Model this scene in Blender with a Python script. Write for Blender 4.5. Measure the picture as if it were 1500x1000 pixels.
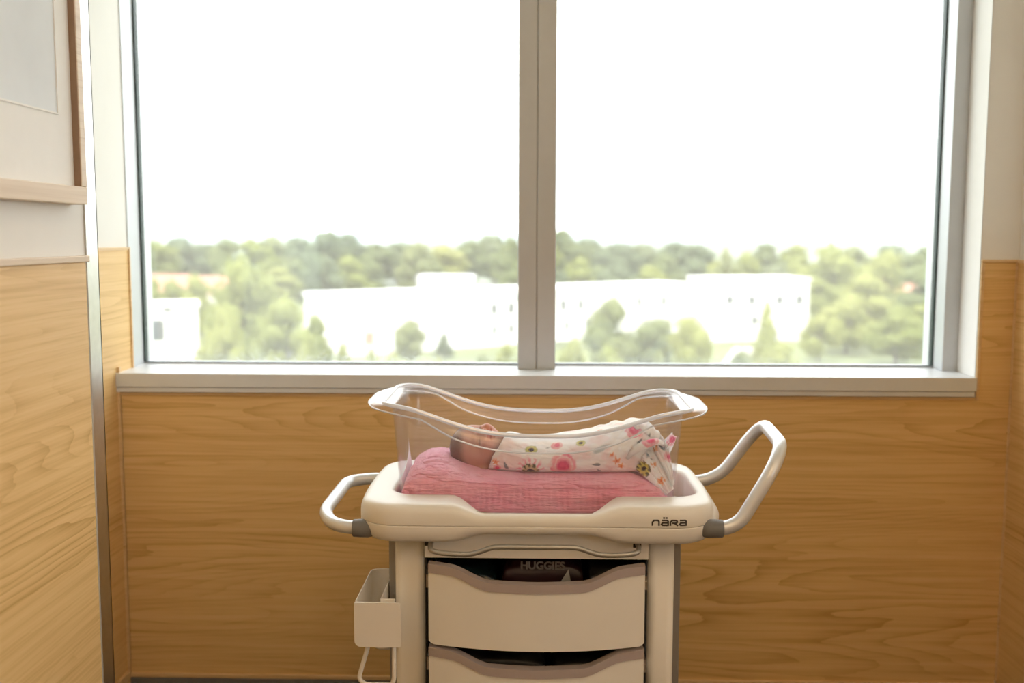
import bpy, bmesh, math, random
import numpy as np
from mathutils import Vector, Matrix, noise

for o in list(bpy.data.objects):
    bpy.data.objects.remove(o)
SC = bpy.context.scene
COL = SC.collection
random.seed(7)

# ---------------------------------------------------------------- camera
CAM_H = 1.30
YAW, PITCH, ROLL = 0.025, 0.1016, 0.0021
cam = bpy.data.cameras.new('camera')
cam.lens = 36.0
cam.sensor_width = 36.0
cam.clip_end = 6000
cam.dof.use_dof = True
cam.dof.focus_distance = 2.02
cam.dof.aperture_fstop = 2.6
cam_ob = bpy.data.objects.new('camera', cam)
COL.objects.link(cam_ob)
fw = Vector((-math.sin(YAW) * math.cos(PITCH), math.cos(YAW) * math.cos(PITCH), -math.sin(PITCH)))
rt = Vector((math.cos(YAW), math.sin(YAW), 0))
up = rt.cross(fw)
rt2 = rt * math.cos(ROLL) + up * math.sin(ROLL)
up2 = up * math.cos(ROLL) - rt * math.sin(ROLL)
cam_ob.matrix_world = Matrix(((rt2.x, up2.x, -fw.x, 0), (rt2.y, up2.y, -fw.y, 0),
                              (rt2.z, up2.z, -fw.z, CAM_H), (0, 0, 0, 1)))
SC.camera = cam_ob

# ---------------------------------------------------------------- light
SKY = 4.5
SUN = 2.6
FILL = 16.5  # strength of the added ceiling fill
FILL_COL = (1.0, 0.67, 0.36)
SC.view_settings.view_transform = 'Standard'
SC.view_settings.look = 'None'
SC.view_settings.gamma = 1.0
SC.view_settings.exposure = 0.0
SC.view_settings.use_curve_mapping = False
SC.cycles.transparent_max_bounces = 24
SC.cycles.max_bounces = 14
SC.cycles.diffuse_bounces = 6
SC.cycles.sample_clamp_indirect = 6.0
w = bpy.data.worlds.new('world')
SC.world = w
w.use_nodes = True
nt = w.node_tree
bg = nt.nodes['Background']
bg.inputs['Color'].default_value = (0.97, 0.985, 1.0, 1)
bg.inputs['Strength'].default_value = SKY
sun = bpy.data.lights.new('sun', 'SUN')
sun.energy = SUN
sun.angle = 0.03
sun.color = (1.0, 0.95, 0.86)
sun_ob = bpy.data.objects.new('sun', sun)
COL.objects.link(sun_ob)
sun_ob.rotation_euler = (math.radians(42), 0, math.radians(-28))   # from behind the building, high


# ---------------------------------------------------------------- helpers
def link(o):
    COL.objects.link(o)
    return o


def tag(o, label=None, cat=None, group=None, kind=None):
    if label: o['label'] = label
    if cat: o['category'] = cat
    if group: o['group'] = group
    if kind: o['kind'] = kind
    return o


def root_loc(p):
    while p.parent is not None:
        p = p.parent
    return p.location.copy()


def thing(name, loc, label=None, cat=None, group=None, kind=None):
    o = bpy.data.objects.new(name, None)
    o.empty_display_size = 0.05
    o.location = loc
    link(o)
    return tag(o, label, cat, group, kind)


def obj(name, V, F, mat, parent=None, smooth=False, base=None):
    """one mesh object from world coordinates; parts keep their root's origin"""
    V = [tuple(v) for v in V]
    if parent is not None:
        org = root_loc(parent)
    elif base is not None:
        org = Vector(base)
    else:
        org = Vector((0, 0, 0))
    me = bpy.data.meshes.new(name)
    me.from_pydata([(v[0] - org.x, v[1] - org.y, v[2] - org.z) for v in V], [], F)
    me.validate()
    bm = bmesh.new()
    bm.from_mesh(me)
    bmesh.ops.recalc_face_normals(bm, faces=bm.faces)
    bm.to_mesh(me)
    bm.free()
    if mat: me.materials.append(mat)
    if smooth:
        for p in me.polygons: p.use_smooth = True
    o = link(bpy.data.objects.new(name, me))
    if parent is not None:
        o.parent = parent
    else:
        o.location = org
    return o


def box(x0, x1, y0, y1, z0, z1, bev=0.0, seg=2):
    bm = bmesh.new()
    vs = [bm.verts.new((x, y, z)) for x in (x0, x1) for y in (y0, y1) for z in (z0, z1)]
    for f in ((0, 1, 3, 2), (4, 6, 7, 5), (0, 4, 5, 1), (2, 3, 7, 6), (0, 2, 6, 4), (1, 5, 7, 3)):
        bm.faces.new([vs[i] for i in f])
    if bev > 0:
        bmesh.ops.bevel(bm, geom=bm.edges[:], offset=bev, segments=seg, affect='EDGES', profile=0.5)
    bm.verts.index_update()
    V = [v.co[:] for v in bm.verts]
    F = [[v.index for v in f.verts] for f in bm.faces]
    bm.free()
    return V, F


def merge(*parts):
    V, F = [], []
    for v, f in parts:
        n = len(V)
        V += list(v)
        F += [[i + n for i in q] for q in f]
    return V, F


def bobj(name, b, mat, parent=None, bev=0.0, **k):
    v, f = box(*b, bev=bev)
    return obj(name, v, f, mat, parent, **k)


def loft(rings, closed=True, cap0=False, cap1=False):
    n = len(rings[0])
    V = [p for r in rings for p in r]
    F = []
    for i in range(len(rings) - 1):
        for j in range(n if closed else n - 1):
            k = (j + 1) % n
            F.append([i * n + j, i * n + k, (i + 1) * n + k, (i + 1) * n + j])
    if cap0: F.append(list(range(n))[::-1])
    if cap1: F.append([(len(rings) - 1) * n + j for j in range(n)])
    return V, F


def spline(P, per=8, closed=False):
    P = [Vector(p) for p in P]
    out = []
    n = len(P)
    for i in range(n if closed else n - 1):
        if closed:
            a, b, c, d = P[i - 1], P[i], P[(i + 1) % n], P[(i + 2) % n]
        else:
            a, b, c, d = P[max(i - 1, 0)], P[i], P[i + 1], P[min(i + 2, n - 1)]
        for k in range(per):
            t = k / per
            out.append(0.5 * ((2 * b) + (c - a) * t + (2 * a - 5 * b + 4 * c - d) * t * t + (3 * b - a - 3 * c + d) * t ** 3))
    if not closed: out.append(P[-1])
    return out


def fillet(P, r=0.03, n=6):
    """polyline with rounded corners"""
    P = [Vector(p) for p in P]
    out = [P[0]]
    for i in range(1, len(P) - 1):
        a, b, c = P[i - 1], P[i], P[i + 1]
        d1, d2 = (a - b), (c - b)
        k = min(r, d1.length * 0.49, d2.length * 0.49)
        p, q = b + d1.normalized() * k, b + d2.normalized() * k
        for j in range(n + 1):
            t = j / n
            out.append((1 - t) ** 2 * p + 2 * t * (1 - t) * b + t * t * q)
    out.append(P[-1])
    return out


def tube(path, r, n=14, closed=False, caps=True):
    path = [Vector(p) for p in path]
    m = len(path)
    rr = r if hasattr(r, '__len__') else [r] * m
    rings = []
    N = None
    for i in range(m):
        if closed:
            t = path[(i + 1) % m] - path[i - 1]
        else:
            t = path[min(i + 1, m - 1)] - path[max(i - 1, 0)]
        t.normalize()
        if N is None:
            N = t.orthogonal().normalized()
        N = (N - t * N.dot(t)).normalized()
        B = t.cross(N)
        rings.append([path[i] + (N * math.cos(a) + B * math.sin(a)) * rr[i] for a in [2 * math.pi * j / n for j in range(n)]])
    if closed:
        rings.append(rings[0])
        V, F = loft(rings)
        return V, F
    return loft(rings, True, caps, caps)


def rr(x0, x1, y0, y1, r, ns=24, nc=10):
    """rounded rectangle, counter clockwise from the front side's left end; constant number of points"""
    out = []
    for (ax, ay, bx, by, cx, cy, a0) in (
            (x0 + r, y0, x1 - r, y0, x1 - r, y0 + r, -90), (x1, y0 + r, x1, y1 - r, x1 - r, y1 - r, 0),
            (x1 - r, y1, x0 + r, y1, x0 + r, y1 - r, 90), (x0, y1 - r, x0, y0 + r, x0 + r, y0 + r, 180)):
        for i in range(ns):
            t = i / ns
            out.append((ax + (bx - ax) * t, ay + (by - ay) * t))
        for i in range(nc):
            a = math.radians(a0 + 90 * i / nc)
            out.append((cx + r * math.cos(a), cy + r * math.sin(a)))
    return out


def ss(a, b, x):
    t = min(max((x - a) / (b - a), 0), 1)
    return t * t * (3 - 2 * t)


def lerp(a, b, t): return a + (b - a) * t


def interp(tab, x):
    return float(np.interp(x, [a for a, _ in tab], [b for _, b in tab]))


def smooth_interp(tab):
    xs = np.array([a for a, _ in tab], float)
    ys = np.array([b for _, b in tab], float)
    m = np.gradient(ys, xs)

    def f(x):
        x = min(max(x, xs[0]), xs[-1])
        i = min(max(int(np.searchsorted(xs, x)) - 1, 0), len(xs) - 2)
        h = xs[i + 1] - xs[i]
        t = (x - xs[i]) / h
        return float((2 * t ** 3 - 3 * t * t + 1) * ys[i] + (t ** 3 - 2 * t * t + t) * h * m[i] + (-2 * t ** 3 + 3 * t * t) * ys[i + 1] + (t ** 3 - t * t) * h * m[i + 1])
    return f


# ---------------------------------------------------------------- materials
def newmat(name):
    m = bpy.data.materials.new(name)
    m.use_nodes = True
    t = m.node_tree
    for n in list(t.nodes): t.nodes.remove(n)
    out = t.nodes.new('ShaderNodeOutputMaterial')
    return m, t, out


def nd(t, typ, **k):
    n = t.nodes.new(typ)
    for a, b in k.items():
        if a in n.inputs: n.inputs[a].default_value = b
        else: setattr(n, a, b)
    return n


def mth(t, op, a, b=None):
    n = t.nodes.new('ShaderNodeMath')
    n.operation = op
    for i, v in enumerate((a, b)):
        if v is None: continue
        if isinstance(v, (int, float)): n.inputs[i].default_value = v
        else: t.links.new(v, n.inputs[i])
    return n.outputs[0]


def ramp(t, fac, stops):
    n = t.nodes.new('ShaderNodeValToRGB')
    while len(n.color_ramp.elements) < len(stops): n.color_ramp.elements.new(0.5)
    for e, (p, c) in zip(n.color_ramp.elements, stops):
        e.position = p
        e.color = (c[0], c[1], c[2], 1)
    t.links.new(fac, n.inputs[0])
    return n.outputs[0]


def plain(name, col, rough=0.5, metal=0.0, var=0.04, scale=30, bump=0.0, spec=0.5, coat=0.0):
    """a plain coat of colour with slight mottling"""
    m, t, out = newmat(name)
    b = nd(t, 'ShaderNodeBsdfPrincipled', Roughness=rough, Metallic=metal)
    b.inputs['Specular IOR Level'].default_value = spec
    b.inputs['Coat Weight'].default_value = coat
    tc = nd(t, 'ShaderNodeTexCoord')
    ns = nd(t, 'ShaderNodeTexNoise', Scale=scale, Detail=3.0)
    t.links.new(tc.outputs['Object'], ns.inputs['Vector'])
    lo = [c * (1 - var) for c in col]
    hi = [min(c * (1 + var), 1) for c in col]
    t.links.new(ramp(t, ns.outputs['Fac'], [(0.3, lo), (0.7, hi)]), b.inputs['Base Color'])
    if bump > 0:
        bp = nd(t, 'ShaderNodeBump', Strength=bump, Distance=0.002)
        t.links.new(ns.outputs['Fac'], bp.inputs['Height'])
        t.links.new(bp.outputs[0], b.inputs['Normal'])
    t.links.new(b.outputs[0], out.inputs[0])
    return m


def wood(name, light, mid, dark, rough=0.42, su=0.42, sv=4.6, bands=36.0, seed=0.0):
    """laminate with horizontal cathedral grain: contour lines of a stretched noise field"""
    m, t, out = newmat(name)
    b = nd(t, 'ShaderNodeBsdfPrincipled', Roughness=rough)
    b.inputs['Specular IOR Level'].default_value = 0.3
    tc = nd(t, 'ShaderNodeTexCoord')
    sp = nd(t, 'ShaderNodeSeparateXYZ')
    t.links.new(tc.outputs['Object'], sp.inputs[0])
    u = mth(t, 'ADD', sp.outputs[0], sp.outputs[1])
    v = sp.outputs[2]

    def field(a, c, detail, off, dist=0.0):
        cb = nd(t, 'ShaderNodeCombineXYZ')
        t.links.new(mth(t, 'MULTIPLY', u, a), cb.inputs[0])
        t.links.new(mth(t, 'MULTIPLY', v, c), cb.inputs[1])
        cb.inputs[2].default_value = off + seed
        n = nd(t, 'ShaderNodeTexNoise', Scale=1.0, Detail=detail, Roughness=0.45, Distortion=dist)
        t.links.new(cb.outputs[0], n.inputs['Vector'])
        return n.outputs['Fac']
    f1 = field(su, sv, 1.2, 3.1, 0.15)
    wob = field(6, 40, 2.0, 8.3)
    ph = mth(t, 'ADD', mth(t, 'MULTIPLY', f1, bands), mth(t, 'MULTIPLY', wob, 0.9))
    saw = mth(t, 'FRACT', ph)
    line = mth(t, 'POWER', saw, 4.0)
    fib = field(5, 260, 3.0, 1.7)
    fib2 = field(1.3, 70, 2.0, 5.7)
    big = field(0.8, 2.2, 2.0, 9.9)
    amt = field(0.9, 5.5, 1.0, 14.2)                 # cathedral lines come and go
    amt = mth(t, 'MULTIPLY', mth(t, 'MAXIMUM', mth(t, 'SUBTRACT', amt, 0.34), 0.0), 1.1)
    tot = mth(t, 'ADD', mth(t, 'MULTIPLY', line, amt), mth(t, 'MULTIPLY', fib, 0.42))
    tot = mth(t, 'ADD', tot, mth(t, 'MULTIPLY', fib2, 0.50))
    tot = mth(t, 'ADD', tot, mth(t, 'MULTIPLY', big, 0.22))
    c = ramp(t, tot, [(0.30, light), (0.56, mid), (0.90, dark)])
    t.links.new(c, b.inputs['Base Color'])
    bp = nd(t, 'ShaderNodeBump', Strength=0.06, Distance=0.001)
    t.links.new(fib, bp.inputs['Height'])
    t.links.new(bp.outputs[0], b.inputs['Normal'])
    t.links.new(b.outputs[0], out.inputs[0])
    return m


def clear(name, tint=(0.985, 0.985, 0.99), veil=0.0, veilcol=(1, 1, 1), rough=0.02, refl=1.0, f0=0.04):
    """thin clear sheet: straight-through light, angle dependent gloss, optional translucent veil for haze and reflections put into the sheet"""
    m, t, out = newmat(name)
    tr = nd(t, 'ShaderNodeBsdfTransparent')
    tr.inputs[0].default_value = (*tint, 1)
    gl = nd(t, 'ShaderNodeBsdfGlossy', Roughness=rough)
    lw = nd(t, 'ShaderNodeLayerWeight', Blend=0.5)
    p5 = mth(t, 'POWER', lw.outputs['Facing'], 5.0)
    fr = mth(t, 'MULTIPLY', mth(t, 'ADD', mth(t, 'MULTIPLY', p5, 1 - f0), f0), refl)
    last = tr.outputs[0]
    if veil > 0:
        tl = nd(t, 'ShaderNodeBsdfTranslucent')
        tl.inputs[0].default_value = (*veilcol, 1)
        ns = nd(t, 'ShaderNodeTexNoise', Scale=2.5, Detail=3.0)
        tc = nd(t, 'ShaderNodeTexCoord')
        t.links.new(tc.outputs['Object'], ns.inputs['Vector'])
        mx = nd(t, 'ShaderNodeMixShader')
        t.links.new(mth(t, 'MULTIPLY', mth(t, 'ADD', ns.outputs['Fac'], 1.5), veil / 2), mx.inputs[0])
        t.links.new(last, mx.inputs[1])
        t.links.new(tl.outputs[0], mx.inputs[2])
        last = mx.outputs[0]
    mx = nd(t, 'ShaderNodeMixShader')
    t.links.new(fr, mx.inputs[0])
    t.links.new(last, mx.inputs[1])
    t.links.new(gl.outputs[0], mx.inputs[2])
    t.links.new(mx.outputs[0], out.inputs[0])
    return m


def attrmat(name, rough=0.85, bump=0.25, scale=900, sss=0.0, sheen=0.0, rad=(0.006, 0.003, 0.002)):
    """colour from the mesh's printed colour attribute"""
    m, t, out = newmat(name)
    b = nd(t, 'ShaderNodeBsdfPrincipled', Roughness=rough)
    b.inputs['Specular IOR Level'].default_value = 0.25
    b.inputs['Sheen Weight'].default_value = sheen
    b.inputs['Subsurface Weight'].default_value = sss
    b.inputs['Subsurface Radius'].default_value = rad
    b.inputs['Subsurface Scale'].default_value = 1.0
    a = nd(t, 'ShaderNodeAttribute', attribute_name='Col')
    t.links.new(a.outputs['Color'], b.inputs['Base Color'])
    tc = nd(t, 'ShaderNodeTexCoord')
    ns = nd(t, 'ShaderNodeTexNoise', Scale=scale, Detail=2.0)
    t.links.new(tc.outputs['Object'], ns.inputs['Vector'])
    bp = nd(t, 'ShaderNodeBump', Strength=bump, Distance=0.0006)
    t.links.new(ns.outputs['Fac'], bp.inputs['Height'])
    t.links.new(bp.outputs[0], b.inputs['Normal'])
    t.links.new(b.outputs[0], out.inputs[0])
    return m


def foliage(name, a, b_, c):
    m, t, out = newmat(name)
    tc = nd(t, 'ShaderNodeTexCoord')
    ns = nd(t, 'ShaderNodeTexNoise', Scale=0.55, Detail=4.0)
    t.links.new(tc.outputs['Object'], ns.inputs['Vector'])
    oi = nd(t, 'ShaderNodeObjectInfo')
    f = mth(t, 'ADD', ns.outputs['Fac'], mth(t, 'MULTIPLY', mth(t, 'SUBTRACT', oi.outputs['Random'], 0.5), 0.35))
    col = ramp(t, f, [(0.25, a), (0.5, b_), (0.78, c)])
    d = nd(t, 'ShaderNodeBsdfDiffuse')
    tl = nd(t, 'ShaderNodeBsdfTranslucent')
    t.links.new(col, d.inputs[0])
    t.links.new(col, tl.inputs[0])
    mx = nd(t, 'ShaderNodeMixShader')
    mx.inputs[0].default_value = 0.35
    t.links.new(d.outputs[0], mx.inputs[1])
    t.links.new(tl.outputs[0], mx.inputs[2])
    t.links.new(mx.outputs[0], out.inputs[0])
    return m


def emit(name, col, s):
    m, t, out = newmat(name)
    e = nd(t, 'ShaderNodeEmission', Strength=s)
    e.inputs[0].default_value = (*col, 1)
    t.links.new(e.outputs[0], out.inputs[0])
    return m


M = {}
M['wood'] = wood('oak_laminate', (0.86, 0.605, 0.295), (0.79, 0.53, 0.23), (0.58, 0.345, 0.12))
M['trimwood'] = wood('oak_trim', (0.80, 0.59, 0.34), (0.74, 0.52, 0.28), (0.60, 0.39, 0.18), bands=8)
M['palewood'] = wood('pale_frame_wood', (0.80, 0.68, 0.54), (0.74, 0.60, 0.45), (0.62, 0.47, 0.33), bands=10, sv=14)
M['wall'] = plain('off_white_paint', (0.85, 0.835, 0.80), 0.75, var=0.015, scale=8, bump=0.03)
M['ceil'] = plain('ceiling_paint', (0.86, 0.85, 0.82), 0.9, var=0.02)
M['floor'] = wood('floor_vinyl', (0.11, 0.07, 0.04), (0.08, 0.05, 0.03), (0.05, 0.03, 0.018), rough=0.45, sv=9)
M['alu'] = plain('anodised_window_metal', (0.56, 0.585, 0.61), 0.42, metal=0.35, var=0.02, scale=14)
M['sill'] = plain('sill_metal', (0.72, 0.735, 0.75), 0.42, metal=0.15, var=0.02, scale=14)
M['steel'] = plain('brushed_steel', (0.62, 0.60, 0.57), 0.28, metal=1.0, var=0.04, scale=60)
M['gasket'] = plain('dark_green_gasket', (0.012, 0.035, 0.03), 0.5)
M['pane'] = clear('window_glass', (0.96, 0.975, 0.965), veil=0.07, rough=0.0, f0=0.05)  # veil puts the outdoor haze and glare into the pane
M['white_plastic'] = plain('warm_white_plastic', (0.80, 0.77, 0.705), 0.38, var=0.012, scale=10)
M['bin_plastic'] = plain('bin_white_plastic', (0.78, 0.74, 0.67), 0.45, var=0.012, scale=10)
M['grip'] = plain('mauve_grey_plastic', (0.40, 0.335, 0.32), 0.5, var=0.02)
M['cap'] = plain('dark_grey_rubber', (0.17, 0.165, 0.16), 0.55, var=0.03)
M['silver'] = plain('satin_silver_tube', (0.74, 0.755, 0.78), 0.36, metal=0.4, var=0.02)
M['bar'] = plain('dull_grey_bar', (0.42, 0.41, 0.385), 0.38, metal=0.7, var=0.02)
M['rail'] = plain('grey_rail_metal', (0.33, 0.315, 0.30), 0.42, metal=0.6, var=0.03)
M['dark'] = plain('dark_plastic', (0.025, 0.025, 0.028), 0.6, var=0.1)
M['tray'] = plain('smoky_tray_plastic', (0.05, 0.05, 0.052), 0.25, var=0.08)
M['logo'] = plain('logo_print', (0.055, 0.048, 0.045), 0.6)
M['acrylic'] = clear('clear_acrylic', (0.975, 0.972, 0.98), veil=0.017, veilcol=(0.97, 0.96, 1.0), rough=0.16, refl=0.75, f0=0.04)  # veil puts pale reflections of the tub walls into the material
m_, t_, o_ = newmat('acrylic_edge_highlight')          # polished acrylic edge, its window highlights put into a milky white
d_, l_, g_, p_ = nd(t_, 'ShaderNodeBsdfDiffuse'), nd(t_, 'ShaderNodeBsdfTranslucent'), nd(t_, 'ShaderNodeBsdfGlossy', Roughness=0.12), nd(t_, 'ShaderNodeBsdfTransparent')
for q_ in (d_, l_): q_.inputs[0].default_value = (0.96, 0.96, 0.98, 1)
x1, x2, x3 = (nd(t_, 'ShaderNodeMixShader') for _ in range(3))
tc_ = nd(t_, 'ShaderNodeTexCoord')
n_ = nd(t_, 'ShaderNodeTexNoise', Scale=30.0)
t_.links.new(tc_.outputs['Object'], n_.inputs['Vector'])
x1.inputs[0].default_value = 0.55
t_.links.new(mth(t_, 'ADD', mth(t_, 'MULTIPLY', n_.outputs['Fac'], 0.3), 0.65), x2.inputs[0])
x3.inputs[0].default_value = 0.32
for a_, b_, c_ in ((d_, l_, x1), (p_, x1, x2), (x2, g_, x3)):
    t_.links.new(a_.outputs[0], c_.inputs[1])
    t_.links.new(b_.outputs[0], c_.inputs[2])
t_.links.new(x3.outputs[0], o_.inputs[0])
M['bead'] = m_
M['sticker'] = plain('white_label_sheet', (0.84, 0.83, 0.84), 0.6)
M['mat'] = plain('picture_mat', (0.92, 0.92, 0.91), 0.8, var=0.01)
M['print'] = plain('pale_blue_grey_print', (0.78, 0.825, 0.87), 0.7, var=0.05, scale=6)
M['frameside'] = plain('frame_side_brown', (0.30, 0.19, 0.12), 0.6, var=0.08)
M['picglass'] = clear('picture_glass', (0.97, 0.97, 0.97), rough=0.03)

# ---------------------------------------------------------------- the room
D = 2.75           # room face of the window wall
XL, XN, XR = -0.85, -1.15, 1.273
ZC = 2.75
YC = 1.956         # where the near left wall ends and the niche begins


def struct(o): return tag(o, kind='structure')


struct(bobj('floor', (-1.5, 3.6, -3.4, 3.0, -0.12, 0.0), M['floor']))
struct(bobj('ceiling', (-1.5, 3.6, -3.4, 3.25, ZC, ZC + 0.2), M['ceil']))

# near left wall: painted above, laminate wainscot below
wl = struct(thing('wall_left', (XL, 0, 0)))
bobj('plaster', (XL - 0.2, XL, -3.3, YC - 0.002, 0, ZC), M['wall'], wl)
bobj('panel', (XL, XL + 0.006, 0.85, 1.897, 0.10, 1.252), M['wood'], wl, bev=0.001)
bobj('panel', (XL, XL + 0.006, -0.45, 0.845, 0.10, 1.252), M['wood'], wl, bev=0.001)
bobj('panel', (XL, XL + 0.006, -3.3, -0.455, 0.10, 1.252), M['wood'], wl, bev=0.001)
bobj('return_face', (XN - 0.02, XL - 0.2, YC - 0.22, YC - 0.002, 0, ZC), M['wall'], wl)
struct(bobj('trim_1', (XL, XL + 0.011, -3.3, 1.905, 1.252, 1.264), M['palewood'], bev=0.002))
struct(bobj('baseboard_left', (XL, XL + 0.012, -3.3, 1.897, 0.0, 0.10), M['cap']))
# stainless corner guard wrapping the outside corner
g = merge(box(XL + 0.0005, XL + 0.0035, 1.9085, YC + 0.003, 0.0, 2.45), box(XL - 0.06, XL + 0.0035, YC, YC + 0.003, 0.0, 2.45))
struct(obj('trim_2', *g, M['steel']))

# niche side wall beside the window
wn = struct(thing('wall_niche', (XN, 0, 0)))
bobj('plaster', (XN - 0.3, XN, YC - 0.1, 2.90, 0, ZC), M['wall'], wn)
bobj('panel', (XN, XN + 0.005, YC, 2.843, 0.088, 1.262), M['wood'], wn)
bobj('panel_trim', (XN, XN + 0.009, 2.843, 2.850, 0.93, 1.270), M['trimwood'], wn)
bobj('panel_trim', (XN, XN + 0.008, YC, 2.843, 1.262, 1.270), M['trimwood'], wn)
bobj('panel_trim', (XN, XN + 0.012, D - 0.012, D - 0.0005, 0.088, 0.945), M['trimwood'], wn)
struct(bobj('baseboard_niche', (XN, XN + 0.012, YC, D, 0.0, 0.088), M['trimwood'], bev=0.003))

# window wall
wb = struct(thing('wall_back', (0, D, 0)))
bobj('plaster', (XN - 0.3, XR + 0.5, D, D + 0.3, -0.1, 0.875), M['wall'], wb)
bobj('plaster', (1.172, XR + 0.5, D, D + 0.3, 0.875, ZC), M['wall'], wb)
bobj('plaster', (XN - 0.3, 1.172, D, D + 0.3, 2.42, ZC), M['wall'], wb)
# one L shaped laminate sheet: under the sill and up the pier on the right
L2 = [(XN + 0.012, 0.080), (XR - 0.010, 0.080), (XR - 0.010, 1.235), (1.182, 1.235), (1.182, 0.868), (XN + 0.012, 0.868)]
yv = (D - 0.005, D - 0.0002)
V = [(x, yv[0], z) for x, z in L2] + [(x, yv[1], z) for x, z in L2]
F = [list(range(6)), list(range(6, 12))[::-1]] + [[i, (i + 1) % 6, (i + 1) % 6 + 6, i + 6] for i in range(6)]
obj('panel', V, F, M['wood'], wb)
for b_ in ((XN, 1.172, 0.868, 0.8765), (1.1725, 1.182, 0.868, 1.235), (1.1725, XR - 0.001, 1.235, 1.2435), (XR - 0.010, XR - 0.001, 0.088, 1.235), (XN + 0.001, XN + 0.012, 0.088, 0.868)):
    bobj('panel_trim', (b_[0], b_[1], D - 0.009, D - 0.0002, b_[2], b_[3]), M['trimwood'], wb, bev=0.002)
struct(bobj('baseboard_back', (XN, XR, D - 0.012, D, 0.0, 0.067), M['cap'], bev=0.002))
struct(bobj('trim_3', (XN + 0.012, XR - 0.010, D - 0.011, D - 0.0002, 0.068, 0.080), M['trimwood'], bev=0.002))

wr = struct(thing('wall_right', (XR, 0, 0)))
bobj('plaster', (XR + 0.0, XR + 0.2, 1.25, D, 0, ZC), M['wall'], wr)
bobj('panel', (XR - 0.005, XR, 1.25, D - 0.001, 0.067, 1.235), M['wood'], wr)
bobj('panel_trim', (XR - 0.009, XR, 1.25, D - 0.010, 1.235, 1.2435), M['trimwood'], wr)
bobj('plaster', (XR + 0.2, 3.6, 1.25, 1.45, 0, ZC), M['wall'], wr)
struct(bobj('baseboard_right', (XR - 0.012, XR, 1.25, D - 0.012, 0.0, 0.066), M['cap']))
ws = struct(thing('wall_side', (3.4, 0, 0)))
for b_ in ((-3.4, 1.25, 0, 0.9), (-3.4, 1.25, 2.45, ZC), (-3.4, -1.65, 0.9, 2.45), (1.15, 1.25, 0.9, 2.45)):
    bobj('plaster', (3.4, 3.6, *b_), M['wall'], ws)
struct(bobj('wall_front', (XL - 0.2, 3.4, -3.4, -3.2, 0, ZC), M['wall']))
bobj('panel', (XL, 3.4, -3.2, -3.194, 0, 1.25), M['wood'], bpy.data.objects['wall_front'])

# window: reveal, jambs, mullion, sill, panes
win = struct(thing('window_1', (0, 2.86, 0.93)))
YG = 2.95
bobj('frame_jamb', (1.1305, 1.1715, 2.868, 3.02, 0.93, 2.42), M['alu'], win, bev=0.0015)
bobj('frame_jamb', (XN - 0.02, XN + 0.003, 2.851, 3.02, 0.93, 2.42), M['alu'], win, bev=0.001)
ml = bobj('mullion', (-0.0553, -0.0035, 2.862, 3.02, 0.93, 2.42), M['alu'], win, bev=0.002)
bobj('mullion', (-0.0015, 0.0500, 2.862, 3.02, 0.93, 2.42), M['alu'], win, bev=0.002)
bobj('mullion_joint', (-0.0045, 0.0005, 2.866, 3.0, 0.93, 2.42), M['rail'], win)
sill = bobj('sill', (XN + 0.002, 1.1695, D - 0.022, 3.02, 0.893, 0.93), M['sill'], win, bev=0.0015)
bobj('sill_lip', (XN + 0.004, 1.166, D - 0.018, D, 0.8785, 0.8915), M['sill'], sill, bev=0.001)
bobj('frame_head', (XN, 1.1715, 2.868, 3.02, 2.36, 2.42), M['alu'], win)
bobj('glazing_bar', (XN + 0.003, 1.1305, YG - 0.012, YG + 0.03, 0.93, 0.934), M['alu'], win)
for x0, x1 in ((XN + 0.003, -0.0555), (0.0502, 1.1303)):
    p = bobj('pane', (x0 + 0.001, x1 - 0.001, YG, YG + 0.006, 0.934, 2.36), M['pane'], win)
    bobj('gasket', (x0, x1, YG - 0.005, YG - 0.0005, 0.934, 0.9365), M['gasket'], p)
bobj('gasket', (XN + 0.003, XN + 0.0075, YG - 0.012, YG + 0.012, 0.9365, 2.36), M['gasket'], win)
bobj('gasket', (1.1262, 1.1304, YG - 0.012, YG + 0.012, 0.9365, 2.36), M['gasket'], win)
bobj('reveal_lining', (1.1715, 1.1730, D, 2.868, 0.93, 2.42), M['mat'], win)

# window added in the unseen side wall, as daylight fill for the left wall
w2 = struct(thing('fill_window', (3.5, 0.15, 0.9)))
for b_ in ((-1.65, -1.60, 0.9, 2.45), (1.1, 1.15, 0.9, 2.45), (-1.60, 1.1, 0.9, 0.95), (-1.60, 1.1, 2.40, 2.45), (0.17, 0.23, 0.95, 2.40)):
    bobj('frame', (3.47, 3.55, *b_), M['alu'], w2)
for y0, y1 in ((-1.60, 0.17), (0.23, 1.1)):
    bobj('panel', (3.394, 3.4, -3.2, 1.25, 0, 0.9), M['wood'], ws) if y0 < 0 else None
    bobj('pane', (3.505, 3.511, y0, y1, 0.95, 2.40), M['pane'], w2)

# beads of condensation along the foot of the left pane
rnd = random.Random(3)
parts = []
for i in range(520):
    x = -0.95 + 0.68 * rnd.random() ** 0.9
    z = 0.939 + abs(rnd.gauss(0, 0.013))
    r = rnd.uniform(0.0006, 0.0017)
    n = 6
    c = []
    for k, (q, h) in enumerate(((1.0, 0.0), (0.8, 0.5), (0.3, 0.8))):
        c.append([(x + r * q * math.cos(a), YG + 0.0062 + r * h, z + r * q * math.sin(a)) for a in [2 * math.pi * j / n for j in range(n)]])
    parts.append(loft(c, True, True, True))
dm = clear('water_drop', (0.93, 0.93, 0.93), veil=0.35, rough=0.05, f0=0.1)
tag(obj('water_drops', *merge(*parts), dm, None, True, base=(-0.6, YG + 0.006, 0.94)), 'tiny beads of condensation along the foot of the left window pane', 'droplets', kind='stuff')

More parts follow.
